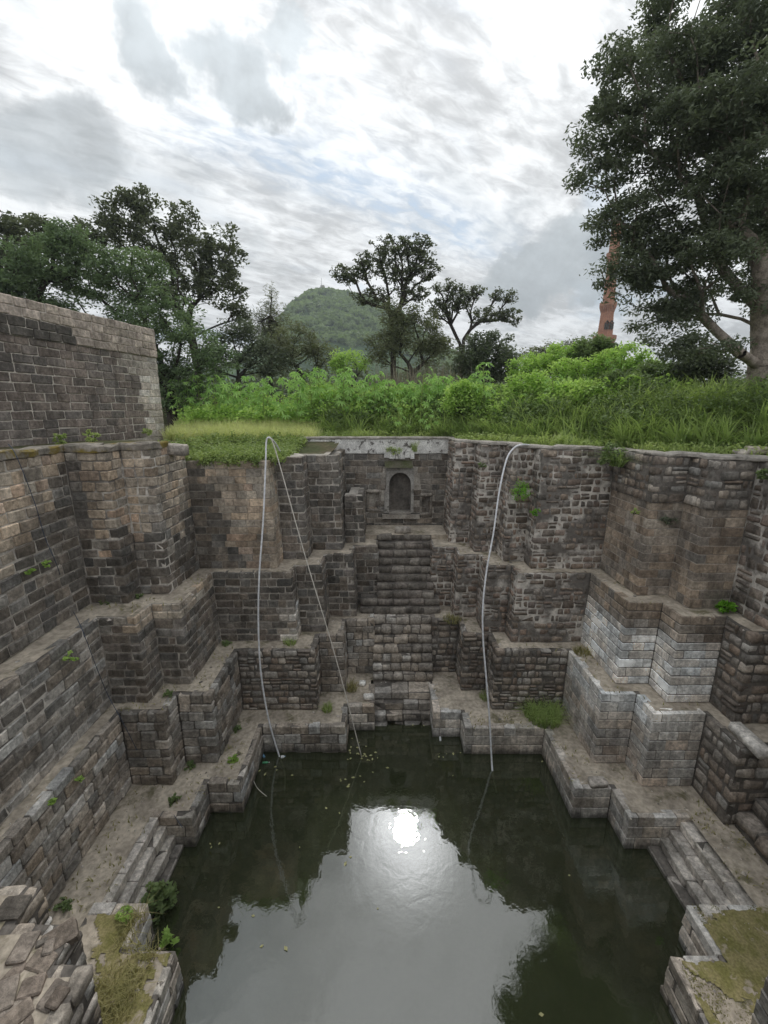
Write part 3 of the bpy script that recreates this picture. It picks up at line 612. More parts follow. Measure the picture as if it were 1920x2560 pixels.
    for q, nm in ((n_left, 'paler stone infill'), (n_right, 'dark infill')):
        lb = 'small square blind niche left of the arch with pale infill' if q is n_left else 'small square blind niche right of the arch with dark infill'
        t2 = empty('blind_niche', (q[0], YN, q[2])); tag(t2, lb, 'niche'); i2 = Matrix.Translation(t2.location).inverted()
        f = MB(); f.box((q[0] - .03, YN + .16, q[2]), (q[1] + .03, YN + .4, q[3]), .01); o = f.build('infill', M['mortar_warm' if q is n_left else 'mortar_dark'], t2); o.matrix_parent_inverse = i2
        for zz, hh in ((q[3] - .02, .2), (q[2] - .14, .17)):
            o = put_stone(t2, 'rubble', ((q[0] + q[1]) / 2, YN - .05), 0, q[1] - q[0] + .25, hh, zz, rnd_mix(GREY, lerp(GREY, DARK, .4)), d=.35, name='lintel' if zz > q[2] else 'sill'); o.matrix_parent_inverse = i2
        for xx in (q[0] - .06, q[1] + .06):
            o = put_stone(t2, 'block', (xx, YN - .03), 0, .14, q[3] - q[2] - .03, q[2] + .02, lerp(GREY, DARK, .5), d=.35, name='jamb'); o.matrix_parent_inverse = i2
niche()
bk = MB(); bk.box((-9, 25.0, -1.6), (12, 25.7, 12.0)); bk.box((-2.2, 22.25, 4.2), (3.7, 24.5, 7.49)); bk.box((-2.2, 19.9, 1.0), (3.7, 22.3, 4.05)); bk.box((13.4, .2, -1.6), (14.6, 13.4, 7.23)); bk.box((12.5, .2, -1.6), (13.45, 12.6, 4.06)); bk.box((12.2, .2, 7.2), (13.4, 9.0, 12.29)); bk.box((-11.6, .2, -1.6), (-10.5, 3.4, 12.25)); tag(bk.build('earth_fill', M['earth']), kind='structure')

# plastered parapet band over the niche wall
def strip(name, label, P, z0, z1, width, mat, step=.3, amp=.02, over=.05, rnd=.05, closed_top=True, kind=None, cat='coping'):
    """coping that follows a plan line P (inner edge) with a rounded, slightly uneven section"""
    pts = []
    for a, b in zip(P, P[1:]):
        L = math.hypot(b[0] - a[0], b[1] - a[1]); n = max(1, int(L / step)); pts += [(a[0] + (b[0] - a[0]) * k / n, a[1] + (b[1] - a[1]) * k / n) for k in range(n)]
    pts.append(P[-1]); V = []; Fc = []; n = len(pts); m = 6
    for i, (x, y) in enumerate(pts):
        a, b = pts[max(i - 2, 0)], pts[min(i + 2, n - 1)]; L = math.hypot(b[0] - a[0], b[1] - a[1]); t = ((b[0] - a[0]) / L, (b[1] - a[1]) / L); nn = (t[1], -t[0])
        zz0, zz1 = (z0(x, y) if callable(z0) else z0), (z1(x, y) if callable(z1) else z1)
        for d, z in ((over - .02, zz0), (over, zz0 + .02), (over, zz1 - rnd), (over - rnd, zz1), (-width, zz1 - .01), (-width, zz0 - .1)):
            e = amp * vnoise(x * 3 + d * 5, y * 3 + z * 4, 1.0, z); V.append((x + nn[0] * (d + e), y + nn[1] * (d + e), z + amp * vnoise(x, y, 2.7, d)))
    for i in range(n - 1):
        for k in range(m):
            k2 = (k + 1) % m; Fc.append((i * m + k, (i + 1) * m + k, (i + 1) * m + k2, i * m + k2))
    Fc.append(tuple(range(m))); Fc.append(tuple((n - 1) * m + k for k in range(m - 1, -1, -1)))
    me = mesh(name, V, Fc); o = obj(name, me, M[mat]); return tag(o, label, cat, kind=kind)
strip('parapet', 'plastered parapet band with peeling white patches above the arched niche', [(-4.55, YN), (3.95, YN)], zc0, zc1 - .12, .55, 'plaster_white', over=.03, kind='thing', cat='parapet')
strip('coping', 'smooth cement coping along the parapet above the niche', [(-4.6, YN), (3.95, YN - .02)], zc1 - .12, zc1, .62, 'coping', over=.07, kind='thing')
URt = shift(UR, .22, False)
RIM = [(3.6, YN - .05), (3.75, 21.95)] + [p for p in URt[2:12]] + [(12.25, 14.1), (12.3, 8.5)]
def soften(P, c=.35):
    out = [P[0]]
    for a, b, d in zip(P, P[1:], P[2:]):
        la, lb = math.hypot(b[0] - a[0], b[1] - a[1]), math.hypot(d[0] - b[0], d[1] - b[1]); ca, cb = min(c, la * .45), min(c, lb * .45)
        out += [(b[0] + (a[0] - b[0]) * ca / la, b[1] + (a[1] - b[1]) * ca / la), (b[0] + (d[0] - b[0]) * cb / lb, b[1] + (d[1] - b[1]) * cb / lb)]
    return out + [P[-1]]
strip('coping', 'uneven cement coping winding along the rubble rim', soften(RIM), Z4 - .02, lambda x, y: Z4 + .11 + .05 * vnoise(x, y, .8, 3), .62, 'coping', .2, .03, over=.06, kind='thing')
ULt = shift(UL, .2, False)
strip('coping', 'mossy weathered coping on the long tan side wall', [(ULt[0][0], 3), ULt[1], (ULt[2][0], ULt[2][1]), ULt[3], ULt[4], (ULt[4][0], 16.6)], 12.6, lambda x, y: 12.84 + .05 * vnoise(x, y, 1.3, 2), .75, 'coping_mossy', .22, .04, over=.05, kind='thing')

# ------------------------------------------------------------------ ground beyond the rim
def sm(a, b, x): f = min(1, max(0, (x - a) / (b - a))); return f * f * (3 - 2 * f)
def d_bank(x, y):
    dr = ((x - 3.5) * .711 + (y - 22.8) * .703) - 1.3
    yb = 26.0 + 4.2 * sm(-3.0, -6.5, x)
    return max(min(y - yb, 50), dr if x > 3 else -9)
def gz(x, y):
    z = 12.3
    if x < -9.2: z += .3 * sm(-9.2, -10.4, x) * (1 - sm(20, 24, y))
    z -= .46 * sm(-2.2, -2.6, x) * sm(-9.0, -8.6, x) * (1 - sm(22.0, 24.6, y))
    if x < -3: z += .55 * sm(24.5, 30, y) * sm(-3, -4.5, x)
    d = d_bank(x, y); z += 1.75 * sm(0, 4.5, d) + .35 * sm(3, 12, d)
    r = math.hypot(x, y); k = sm(1, 6, d) * (1 - sm(80, 160, r))
    z += .22 * vnoise(x, y, .5, 1) * k
    return z - 2.0 * sm(60, 140, r)
def ground():
    def axis(lo, hi, c0, c1, s):
        v = list(np.arange(c0, c1, s)); a = c0; st = s
        while a > lo: st *= 1.35; a -= st; v.insert(0, a)
        a = c1; st = s
        while a < hi: v.append(a); st *= 1.35; a += st
        return v + [hi]
    B = shift(VU[:12] + [(-4.5, YN), (3.45, YN)] + UR[1:-1] + [(12.0, 2)], .42)
    xs = axis(-3000, 3000, -22, 30, .45); ys = sorted(set(axis(-60, 4000, 1.2, 46, .45)) | {.2, -.4})
    hx = sorted({p[0] for p in B}); hy = sorted({p[1] for p in B})
    xs = sorted(set(xs) | set(hx)); ys = sorted(set(ys) | set(hy)); V = []; Fc = []; idx = {}
    def vid(i, j):
        if (i, j) not in idx: idx[(i, j)] = len(V); V.append((xs[i], ys[j], gz(xs[i], ys[j])))
        return idx[(i, j)]
    for i in range(len(xs) - 1):
        for j in range(len(ys) - 1):
            cx, cy = (xs[i] + xs[i + 1]) / 2, (ys[j] + ys[j + 1]) / 2
            if inside(B, cx, cy) or (-11.0 < cx < 12.6 and .2 < cy <= 3): continue
            Fc.append((vid(i, j), vid(i + 1, j), vid(i + 1, j + 1), vid(i, j + 1)))
    tag(obj('ground', mesh('ground', V, Fc, True), M['soil']), kind='structure')
ground()
nw = MB(); nw.box((-11.5, -.6, -1.6), (13.0, .2, 12.28)); tag(nw.build('unseen_near_wall', M['mortar_dark']), kind='structure')  # unseen plain near side of the well, added to block light

# ------------------------------------------------------------------ fort wall behind the long side wall
def fort_wall():
    A, B = Vector((-16.4, 7.6)), Vector((-12.45, 25.2)); t = (B - A).normalized(); L = (B - A).length; ang = math.atan2(t.y, t.x); n = Vector((t.y, -t.x))
    z0, zt, zp = 12.5, 18.2, 16.75
    core = MB()
    def slab(f, b, za, zb, l1):
        P = [A + n * (-f), A + t * l1 + n * (-f), A + t * l1 + n * (-b), A + n * (-b)]
        core.add([(p.x, p.y, z) for z in (za, zb) for p in P], [(0, 1, 5, 4), (1, 2, 6, 5), (2, 3, 7, 6), (3, 0, 4, 7), (4, 5, 6, 7)])
    slab(.03, 1.4, z0 - .4, zp, L - .01); slab(-.03, 1.35, zp, zt - .02, L - .01)
    th = core.build('fort_wall', M['mortar_pale']); tag(th, 'tall fort wall of dark stone with paler parapet courses, rising behind the rim', 'wall', kind='thing')
    z = z0
    while z < zt - .1:
        par = z > zp - .05; h = .36 if not par else (zt - zp) / 4; h = min(h, zt - z)
        if not par and zp - z - h < .12: h = zp - z
        q = 2.0 if False else 5.5
        q -= R.uniform(0, .5)
        while q < L:
            w = R.uniform(.5, 1.0)
            if L - q - w < .3: w = L - q
            p = A + t * (q + w / 2); zz = z + h / 2
            edge = L - 1.0 - .55 * ((zz - z0) / (zp - z0)) ** 2 * 3.2
            if par: col = rnd_mix((.45, .38, .33), (.39, .33, .28), (.49, .415, .36)) if not (z < zp + .4 and q < L - 5.2) else (.10, .09, .08)
            elif q + w / 2 > edge: col = rnd_mix((.48, .43, .38), (.53, .49, .45), (.43, .375, .33))
            else: col = rnd_mix((.19, .163, .147), (.22, .182, .16), (.165, .146, .134), (.2, .165, .145))
            j = R.uniform(.88, 1.12); put_stone(th, 'block', (p.x, p.y), ang, w - .03, h - .025, z, tuple(c * j for c in col), push=(.07 if par else 0) + R.uniform(-.008, .012), tilt=.006); q += w
        z += h
fort_wall()

# ------------------------------------------------------------------ distant hill and minaret
def far_hill():
    Y0 = 640.0
    out = [(560, 935), (640, 890), (700, 850), (727, 815), (742, 775), (760, 748), (782, 735), (800, 729), (830, 733), (870, 741), (930, 752), (1000, 790), (1070, 850), (1130, 900), (1250, 960), (1500, 1010)]
    pts = [aty(px, py, Y0) for px, py in out]; xs = [p.x for p in pts]; zs = [p.z for p in pts]
    V = []; Fc = []; nxx, nyy = 120, 46; x0, x1 = xs[0] - 60, xs[-1] + 60
    def hz(x, y):
        h = np.interp(x, xs, zs, left=10, right=10); f = (y - Y0) / 330.0
        k = max(0, 1 - abs(f) ** 1.25) if f < 0 else max(0, 1 - f * f * .5)
        return 8 + (h - 8) * k + (4.5 * vnoise(x, y, .045, 1) + 2.2 * vnoise(x, y, .12, 2)) * min(1, k * 1.6) * (0.35 + .65 * (1 - k) if f > -.1 else 1)
    for j in range(nyy + 1):
        for i in range(nxx + 1):
            x, y = x0 + (x1 - x0) * i / nxx, Y0 - 330 + 480 * j / nyy; V.append((x, y, hz(x, y)))
    for j in range(nyy):
        for i in range(nxx): a = j * (nxx + 1) + i; Fc.append((a, a + 1, a + nxx + 2, a + nxx + 1))
    m = mat_noise('hill_scrub', (.035, .065, .028), (.075, .13, .045), .035, 1.0, 3.0, extra=((.13, .17, .065), .02, .58, .66))
    tag(obj('hill', mesh('hill', V, Fc, True), m), kind='structure')
    Q = []; T = []
    for k in range(5200):
        x = R.uniform(xs[2], xs[-3]); y = Y0 - 230 * R.random() ** 1.0 + 15; z = hz(x, y); r = R.uniform(1.6, 4.6) * (1.25 if R.random() < .15 else 1); sh = R.random()
        for q in range(7):
            a = R.uniform(0, 6.28); e = R.uniform(-.2, 1); c = Vector((x + r * .55 * math.cos(a), y + r * .55 * math.sin(a), z + r * (.35 + .5 * e)))
            u = Vector((R.gauss(0, 1), R.gauss(0, 1), R.gauss(0, 1))).normalized(); v = u.cross(Vector((R.gauss(0, 1), R.gauss(0, 1), R.gauss(0, 1)))).normalized(); s = r * R.uniform(.45, .8)
            Q.append([c + u * s, c + v * s, c - u * s, c - v * s]); T.append(sh * .6 + .4 * R.random())
    tag(obj('forest', mesh_np('forest', [[tuple(p) for p in q] for q in Q], 4, col=T), M['leaf_mid']), 'green scrub forest covering the distant hill', 'forest', kind='stuff')
    c = aty(808, 729, Y0); b = MB(); b.box((c.x - 9, Y0 - 3, c.z - 6), (c.x + 7, Y0 + 5, c.z + 4)); b.box((c.x - 3, Y0 - 4, c.z + 4), (c.x + 2, Y0 + 4, c.z + 7))
    hut = b.build('hilltop_pavilion', M['coping']); tag(hut, 'tiny pale pavilion on the summit of the distant hill', 'pavilion')
    b = MB(); b.tube([(c.x - 2, Y0, c.z + 6), (c.x - 2, Y0, c.z + 17)], .22, 5); b.build('flagpole', M['bark_dark'], hut)
far_hill()
def minaret():
    Y0 = 175.0; c = aty(1519, 775, Y0); c.z = aty(1519, 1000, Y0).z; f = Y0 / F * 1.0
    def zz(py): return aty(1521, py, Y0).z - c.z
    k = (aty(1541, 760, Y0).x - aty(1521, 760, Y0).x) / 20.0 * .88
    th = empty('minaret', (c.x, Y0, c.z)); tag(th, 'red stone minaret with ringed balconies behind the big tree', 'minaret')
    b = MB(); b.lathe([(24 * k, -25), (23 * k, zz(990)), (21 * k, zz(850)), (20 * k, zz(845)), (15.5 * k, zz(768)), (15 * k, zz(760)), (13 * k, zz(640)), (12 * k, zz(560)), (9 * k, zz(545))], (0, 0, 0), 40, .03); b.build('shaft', M['red_stone'], th)
    for py, r, nm in ((764, 15.5, 'balcony'), (848, 21.5, 'balcony'), (640, 13, 'balcony')):
        b = MB(); b.lathe([(r * k, zz(py + 16)), (r * 1.12 * k, zz(py + 11)), (r * 1.4 * k, zz(py + 3)), (r * 1.45 * k, zz(py)), (r * 1.45 * k, zz(py - 7)), (r * 1.35 * k, zz(py - 7)), (r * 1.3 * k, zz(py - 1)), (r * .9 * k, zz(py - 1))], (0, 0, 0), 36)
        o = b.build(nm, M['red_stone'], th); b2 = MB()
        for q in range(24):
            w = q / 24 * 6.283; b2.tube([(r * .98 * k * math.cos(w), r * .98 * k * math.sin(w), zz(py + 20)), (r * 1.36 * k * math.cos(w), r * 1.36 * k * math.sin(w), zz(py + 2))], .22, 4)
        b2.build('bracket', M['red_stone'], o)
    for py, r in ((826, 19), (700, 14.2)):
        for w in (-1.9, -1.2):
            b = MB(); x, y = r * k * math.cos(w), r * k * math.sin(w); b.box((x - .7, y - .35, zz(py)), (x + .7, y + .4, zz(py) + 2.0)); b.tube([(x - .7, y - .2, zz(py) + 2), (x, y - .2, zz(py) + 3), (x + .7, y - .2, zz(py) + 2)], .25, 5); b.build('window', M['bark_dark'], th)
minaret()

# ------------------------------------------------------------------ foliage kit
def leaves(C, rad_, per, L, Wd, flat=.7, seed=1, droop=0.0, horiz=.5):
    """C (n,3) clump centres -> separate pointed leaf quads filling each clump, with a tint per clump and leaf"""
    g = np.random.default_rng(seed); C = np.asarray(C, float); n = len(C); N = n * per
    idx = np.repeat(np.arange(n), per); rad_ = np.broadcast_to(np.asarray(rad_, float), (n,))[idx]
    d = g.normal(size=(N, 3)); d /= np.linalg.norm(d, axis=1, keepdims=True)
    p = C[idx] + d * (rad_ * g.random(N) ** .45)[:, None] * np.array([1, 1, flat])
    a = g.normal(size=(N, 3)) * np.array([1, 1, horiz]) + d * .5; a[:, 2] -= droop; a /= np.linalg.norm(a, axis=1, keepdims=True)
    u = g.normal(size=(N, 3)) * np.array([.55, .55, 1]); b = np.cross(a, u); b /= np.linalg.norm(b, axis=1, keepdims=True) + 1e-9
    l = (L * g.uniform(.65, 1.3, N))[:, None]; w = (Wd * g.uniform(.7, 1.25, N))[:, None]
    q = np.stack([p - a * l * .5, p - a * l * .05 + b * w * .5, p + a * l * .5, p - a * l * .05 - b * w * .5], 1)
    tint = np.clip(g.random(n)[idx] * .6 + g.random(N) * .55 - .1, 0, 1)
    return q, tint
def blades(P, h, w, bend=.5, seed=1, seg=3, hv=.35, az=None):
    """grass: each blade a bent strip of seg quads"""
    g = np.random.default_rng(seed); P = np.asarray(P, float); n = len(P)
    h = (np.broadcast_to(np.asarray(h, float), (n,)) * g.uniform(1 - hv, 1 + hv, n))[:, None]; az = g.uniform(0, 2 * np.pi, n) if az is None else np.asarray(az, float)
    dirv = np.stack([np.cos(az), np.sin(az), np.zeros(n)], 1); side = np.stack([-np.sin(az + g.normal(0, .5, n)), np.cos(az), np.zeros(n)], 1)
    bd = (bend * g.uniform(.3, 1.4, n))[:, None]; out = []; tn = np.clip(g.random(n), 0, 1) * .7
    def at(t): return P + np.array([0, 0, 1]) * h * (t - .35 * np.minimum(bd, 1.6) * t * t) + dirv * h * bd * t * t
    ww = (np.broadcast_to(np.asarray(w, float), (n,)) * g.uniform(.7, 1.3, n))[:, None]
    for k in range(seg):
        t0, t1 = k / seg, (k + 1) / seg; w0, w1 = ww * (1 - t0 ** 2) * .5, ww * max(0.06, 1 - t1 ** 2) * .5
        a, b = at(t0), at(t1); out.append(np.stack([a - side * w0, a + side * w0, b + side * w1, b - side * w1], 1))
    return np.concatenate(out), np.concatenate([tn + .45 * k / seg for k in range(seg)])
def stuff(name, label, cat, q, tint, mat):
    return tag(obj(name, mesh_np(name, q, 4, col=tint), M[mat]), label, cat, kind='stuff')

def tree(name, label, base, blobs, leafm, barkm='bark_dark', trunk_r=.3, nclump=120, per=60, leaf=(.3, .14), clump_r=.8, flat=.6, fork=None, shell=.55, depth=.8, seed=1, tipr=.02, group=None, droop=0.0, step=.7, stems=1, horiz=.5, bf=.5):
    """blobs: (px, py, rx_px, ry_px[, y]) lobes of the crown seen at the tree's own distance"""
    g = random.Random(seed); bx = Vector(base); th = empty(name, bx); tag(th, label, 'tree' if 'tree' in name else 'shrub', group); C = []
    tot = sum(b[2] * b[3] for b in blobs)
    for b in blobs:
        y = b[4] if len(b) > 4 else bx.y; c = aty(b[0], b[1], y); rx = abs(aty(b[0] + b[2], b[1], y).x - c.x); rz = abs(aty(b[0], b[1] - b[3], y).z - c.z); ry = depth * (rx + rz) / 2
        for k in range(max(3, int(nclump * b[2] * b[3] / tot))):
            d = Vector((g.gauss(0, 1), g.gauss(0, 1), g.gauss(0, 1))).normalized(); r = (shell + (1 - shell) * g.random()) if g.random() < .8 else g.random()
            C.append(c + Vector((d.x * rx, d.y * ry, d.z * rz)) * r)
    nodes = []; par = []
    fk = Vector(fork) if fork is not None else bx + Vector((0, 0, (sum(c.z for c in C) / len(C) - bx.z) * .45))
    heads = []
    for s_ in range(stems):
        f2 = fk + (Vector((g.uniform(-.5, .5), g.uniform(-.5, .5), g.uniform(-.3, .3))) * (1.2 if s_ else 0)); n = max(3, int((f2 - bx).length / step)); prev = -1 if s_ == 0 else 0
        wob = Vector((g.uniform(-1, 1), g.uniform(-1, 1), 0)) * (f2 - bx).length * .05
        for k in range(0 if s_ == 0 else 1, n + 1):
            t = k / n; nodes.append(bx + (f2 - bx) * t + wob * math.sin(t * math.pi)); par.append(prev); prev = len(nodes) - 1
    first = max(1, int(len(nodes) * .75)) if stems == 1 else 1
    arr = np.zeros((len(C) * 60 + 500, 3)); cnt = len(nodes)
    plen = np.zeros(len(arr))
    for i, v in enumerate(nodes): arr[i] = v; plen[i] = (plen[par[i]] + (v - nodes[par[i]]).length) if par[i] >= 0 else 0
    order = sorted(C, key=lambda c: (c - fk).length + g.uniform(-.5, .5))
    for c in order:
        A = arr[first:cnt]; dv = np.array(c) - A; dd = np.linalg.norm(dv, axis=1); cost = dd + np.maximum(0, -dv[:, 2]) * 1.2 + bf * plen[first:cnt]
        j = int(np.argmin(cost)) + first; L = dd[j - first]; n = max(1, int(L / step)); p0 = Vector(arr[j]); prev = j
        mid = Vector((g.uniform(-1, 1), g.uniform(-1, 1), g.uniform(-.2, .8))) * L * .10
        for k in range(1, n + 1):
            t = k / n; v = p0 + (c - p0) * t + mid * math.sin(t * math.pi)
            arr[cnt] = v; plen[cnt] = plen[prev] + L / n; nodes.append(v); par.append(prev); prev = cnt; cnt += 1
    r = [0.0] * len(nodes); kids = [0] * len(nodes)
    for i in range(len(nodes) - 1, -1, -1):
        if kids[i] == 0: r[i] = tipr ** 2.2
        if par[i] >= 0: r[par[i]] += r[i]; kids[par[i]] += 1
    rr = [x ** (1 / 2.2) for x in r]; root = rr[0]; e = math.log(trunk_r / tipr) / math.log(max(root / tipr, 1.01)); rr = [tipr * (x / tipr) ** e for x in rr]
    big = {}
    for i in range(1, len(nodes)):
        if par[i] not in big or rr[i] > rr[big[par[i]]]: big[par[i]] = i
    mb = MB()
    for i in range(len(nodes)):
        if par[i] >= 0:
            sides = 9 if rr[i] > .12 else (5 if rr[i] > .03 else 3); fl = 1.0
            if i <= 2 and stems == 1: fl = 1.0
            mb.tube([nodes[par[i]], nodes[i]], [(rr[par[i]] if big[par[i]] == i else min(rr[par[i]], rr[i] * 1.35)) * (1.3 if par[i] == 0 else 1), rr[i]], sides, cap=False)
    inv = Matrix.Translation(bx).inverted()
    o = mb.build('trunk', M[barkm], th, True); o.matrix_parent_inverse = inv
    q, tn = leaves([tuple(c) for c in C], [clump_r * g.uniform(.6, 1.25) for _ in C], per, leaf[0], leaf[1], flat, seed, droop, horiz)
    o = obj('crown', mesh_np('crown', q, 4, col=tn), M[leafm], th); o.matrix_parent_inverse = inv
    return th
def at_ground(px, py, y): p = aty(px, py, y); return (p.x, y, gz(p.x, y))

# the great tree on the bank
Yt = 20.0; tb = aty(1893, 1020, Yt)
tree('big_tree', 'huge dark spreading tree on the bank, its crown leaving the picture', (tb.x, Yt, 13.3),
     [(1760, 60, 210, 130), (1900, 130, 200, 200), (1620, 210, 170, 130), (1540, 340, 110, 100), (1480, 440, 60, 60), (1680, 380, 170, 120), (1850, 340, 160, 150), (1590, 520, 120, 90), (1760, 560, 170, 110), (1600, 650, 80, 75), (1660, 690, 120, 90), (1525, 690, 45, 28), (1540, 610, 60, 55), (1560, 560, 50, 40), (1700, 740, 110, 60), (1640, 600, 90, 60),
      (1880, 560, 120, 110), (1650, 800, 70, 55), (1720, 850, 120, 60, 18.5), (1800, 760, 110, 70), (2020, 380, 170, 260), (1990, 700, 120, 150), (1840, 450, 120, 110, 17.6), (1880, 240, 120, 120, 17.6), (1800, 650, 110, 60, 17.8), (1740, 300, 90, 80, 17.8)],
     'leaf_dark', 'bark', .5, 640, 175, (.2, .075), .78, .5, fork=(tb.x - .25, Yt, 16.6), seed=11, droop=.25, step=.8, tipr=.018)
b = MB(); p0, p1 = aty(1870, 895, Yt - .3), aty(1815, 860, Yt - .8); b.tube(catmull([p0, (p0 + p1) / 2 + Vector((0, 0, -.1)), p1], 4), [.2, .18, .17, .15, .14, .12, .1, .09, .07], 8); o = b.build('broken_limb', M['bark'], bpy.data.objects['big_tree'], True); o.matrix_parent_inverse = Matrix.Translation(bpy.data.objects['big_tree'].location).inverted()
# trees behind the fort wall
tree('tall_tree', 'tall airy dark tree rising highest behind the fort wall', at_ground(500, 1000, 40), [(310, 520, 60, 45), (360, 500, 45, 45), (290, 590, 60, 55), (380, 600, 60, 70), (450, 560, 55, 60), (480, 650, 60, 70), (560, 620, 55, 65), (540, 720, 70, 60), (590, 760, 40, 50), (430, 720, 70, 60)], 'leaf_airy', 'bark_dark', .34, 330, 46, (.34, .16), .75, .65, fork=tuple(aty(470, 800, 40)), seed=21, shell=.5)
tree('feathery_tree', 'dense feathery green tree drooping over the fort wall end', at_ground(430, 1000, 31), [(250, 700, 130, 90), (330, 680, 90, 70), (380, 790, 120, 90), (450, 850, 90, 80), (470, 950, 60, 60), (200, 800, 110, 60), (300, 860, 120, 60), (420, 940, 70, 60), (440, 1000, 60, 50), (540, 900, 50, 50), (120, 800, 110, 60)], 'leaf_feather', 'bark_dark', .35, 330, 110, (.26, .1), .85, .5, seed=22, shell=.6, droop=.2)
tree('feathery_tree', 'leafy green tree above the highest stretch of the fort wall', at_ground(100, 1000, 30), [(60, 700, 110, 60), (130, 650, 100, 60), (30, 740, 90, 50), (180, 600, 60, 40)], 'leaf_feather', 'bark_dark', .32, 130, 100, (.26, .1), .85, .5, seed=23, droop=.2)
tree('tall_tree', 'dark tree at the picture edge behind the fort wall', at_ground(-30, 1000, 38), [(10, 570, 50, 50), (110, 585, 80, 45), (200, 600, 70, 50), (-40, 620, 90, 80), (60, 640, 90, 50)], 'leaf_airy', 'bark_dark', .35, 90, 75, (.4, .18), .95, .6, seed=24)
# slender casuarina and low dark trees below the hill
tree('slender_tree', 'slender feathery conifer-like tree standing before the hill', at_ground(680, 1000, 44), [(680, 745, 10, 35), (668, 790, 26, 40), (690, 800, 30, 45), (640, 820, 40, 40), (700, 860, 40, 40)], 'leaf_olive', 'bark_dark', .2, 90, 45, (.4, .06), .7, 1.2, fork=tuple(aty(680, 720, 44)), seed=25, step=.6)
tree('low_tree', 'low dark tree beside the feathery tree, under the slender one', at_ground(600, 1000, 38), [(600, 850, 70, 50), (560, 900, 60, 50), (660, 900, 70, 45)], 'leaf_dark', 'bark_dark', .22, 90, 80, (.3, .12), .9, .7, seed=26)
tree('low_tree', 'brownish green low tree in front of the hill foot', at_ground(760, 1000, 40), [(740, 860, 60, 55), (800, 890, 50, 35), (700, 880, 50, 40)], 'leaf_olive', 'bark_dark', .22, 80, 75, (.28, .1), .85, .7, seed=27)
tree('low_shrub', 'pale olive shrub below the hill between two darker trees', at_ground(880, 1000, 37), [(880, 905, 50, 25), (840, 915, 40, 18)], 'leaf_bright', 'bark_dark', .08, 40, 60, (.22, .1), .7, .7, seed=28)
# the umbrella trees in the middle
tree('umbrella_tree', 'airy umbrella-shaped tree with bare limbs standing before the hill', at_ground(985, 1000, 40), [(880, 690, 45, 25), (930, 660, 50, 30), (985, 620, 60, 35), (1040, 620, 45, 35), (1060, 670, 40, 40), (990, 680, 60, 35), (1030, 730, 50, 30), (930, 740, 50, 28), (850, 680, 25, 18)], 'leaf_airy', 'bark_dark', .26, 430, 20, (.26, .13), .42, .6, fork=tuple(aty(985, 850, 40)), seed=31, shell=.5, step=.8, stems=3, tipr=.03)
tree('umbrella_tree', 'smaller flat-topped airy tree beside the umbrella-shaped one', at_ground(1150, 1000, 42), [(1120, 720, 40, 20), (1150, 750, 50, 25), (1200, 725, 25, 15), (1260, 740, 40, 18), (1275, 790, 30, 25), (1220, 790, 50, 25), (1110, 770, 45, 30)], 'leaf_airy', 'bark_dark', .2, 260, 20, (.26, .13), .42, .6, fork=tuple(aty(1150, 860, 42)), seed=32, step=.8, stems=2, tipr=.03)
tree('low_tree', 'grey green bushy tree at the foot of the umbrella-shaped tree', at_ground(1030, 1000, 37), [(1040, 830, 80, 60), (960, 870, 50, 50), (1080, 880, 50, 45), (1000, 790, 50, 35)], 'leaf_olive', 'bark_dark', .22, 130, 75, (.28, .1), .85, .7, seed=33)
tree('round_bush_tree', 'rounded dark bush behind the tallest broad-leaved plant', at_ground(1225, 1000, 34), [(1220, 880, 75, 50), (1260, 920, 40, 40), (1180, 910, 45, 40)], 'leaf_dark', 'bark_dark', .18, 120, 95, (.24, .11), .7, .7, seed=34)
tree('low_tree', 'distant dark tree line tip beside the red minaret', at_ground(1400, 1000, 60), [(1370, 880, 40, 20), (1430, 870, 40, 18), (1330, 890, 40, 16)], 'leaf_olive', 'bark_dark', .2, 70, 50, (.4, .12), 1.0, .7, seed=35)
# shrubs on the slope before the minaret
for i, (px, py, rx, ry, Y, lb, mt) in enumerate(((1340, 910, 60, 34, 31, 'lime green shrub on the slope beside the round dark bush', 'leaf_bright'), (1410, 890, 60, 36, 30, 'lime green shrub on the slope below the grey cloud', 'leaf_bright'), (1490, 865, 50, 30, 29, 'darker green shrub just below the red minaret', 'leaf_mid'),
        (1560, 900, 70, 40, 27, 'bright shrub on the slope under the great tree', 'leaf_bright'), (1450, 930, 80, 36, 27, 'broad bright shrub in the middle of the slope', 'leaf_bright'), (1660, 930, 80, 40, 24, 'shaded green shrub under the great tree crown', 'leaf_mid'), (1760, 900, 70, 40, 23, 'shaded shrub beside the great tree trunk', 'leaf_dark'),
        (1330, 965, 60, 34, 25.5, 'bright leafy shrub low on the slope, next to the tallest broad-leaved plant', 'leaf_bright'), (1440, 985, 65, 34, 24, 'bright leafy shrub low on the slope below the broad one', 'leaf_bright'), (1560, 965, 60, 34, 23, 'leafy shrub low on the slope at the edge of the tree shade', 'leaf_mid'), (1160, 985, 40, 30, 25.8, 'leafy shrub between the slim and the tallest broad-leaved plants', 'leaf_bright'))):
    tree('slope_shrub', lb, at_ground(px, 1000, Y), [(px, py, rx, ry), (px - rx * .5, py + 20, rx * .6, ry * .8), (px + rx * .5, py + 22, rx * .6, ry * .8)], mt, 'bark_dark', .06, 70, 70, (.2, .1), .55, .7, seed=40 + i, group='shrubs on the slope')

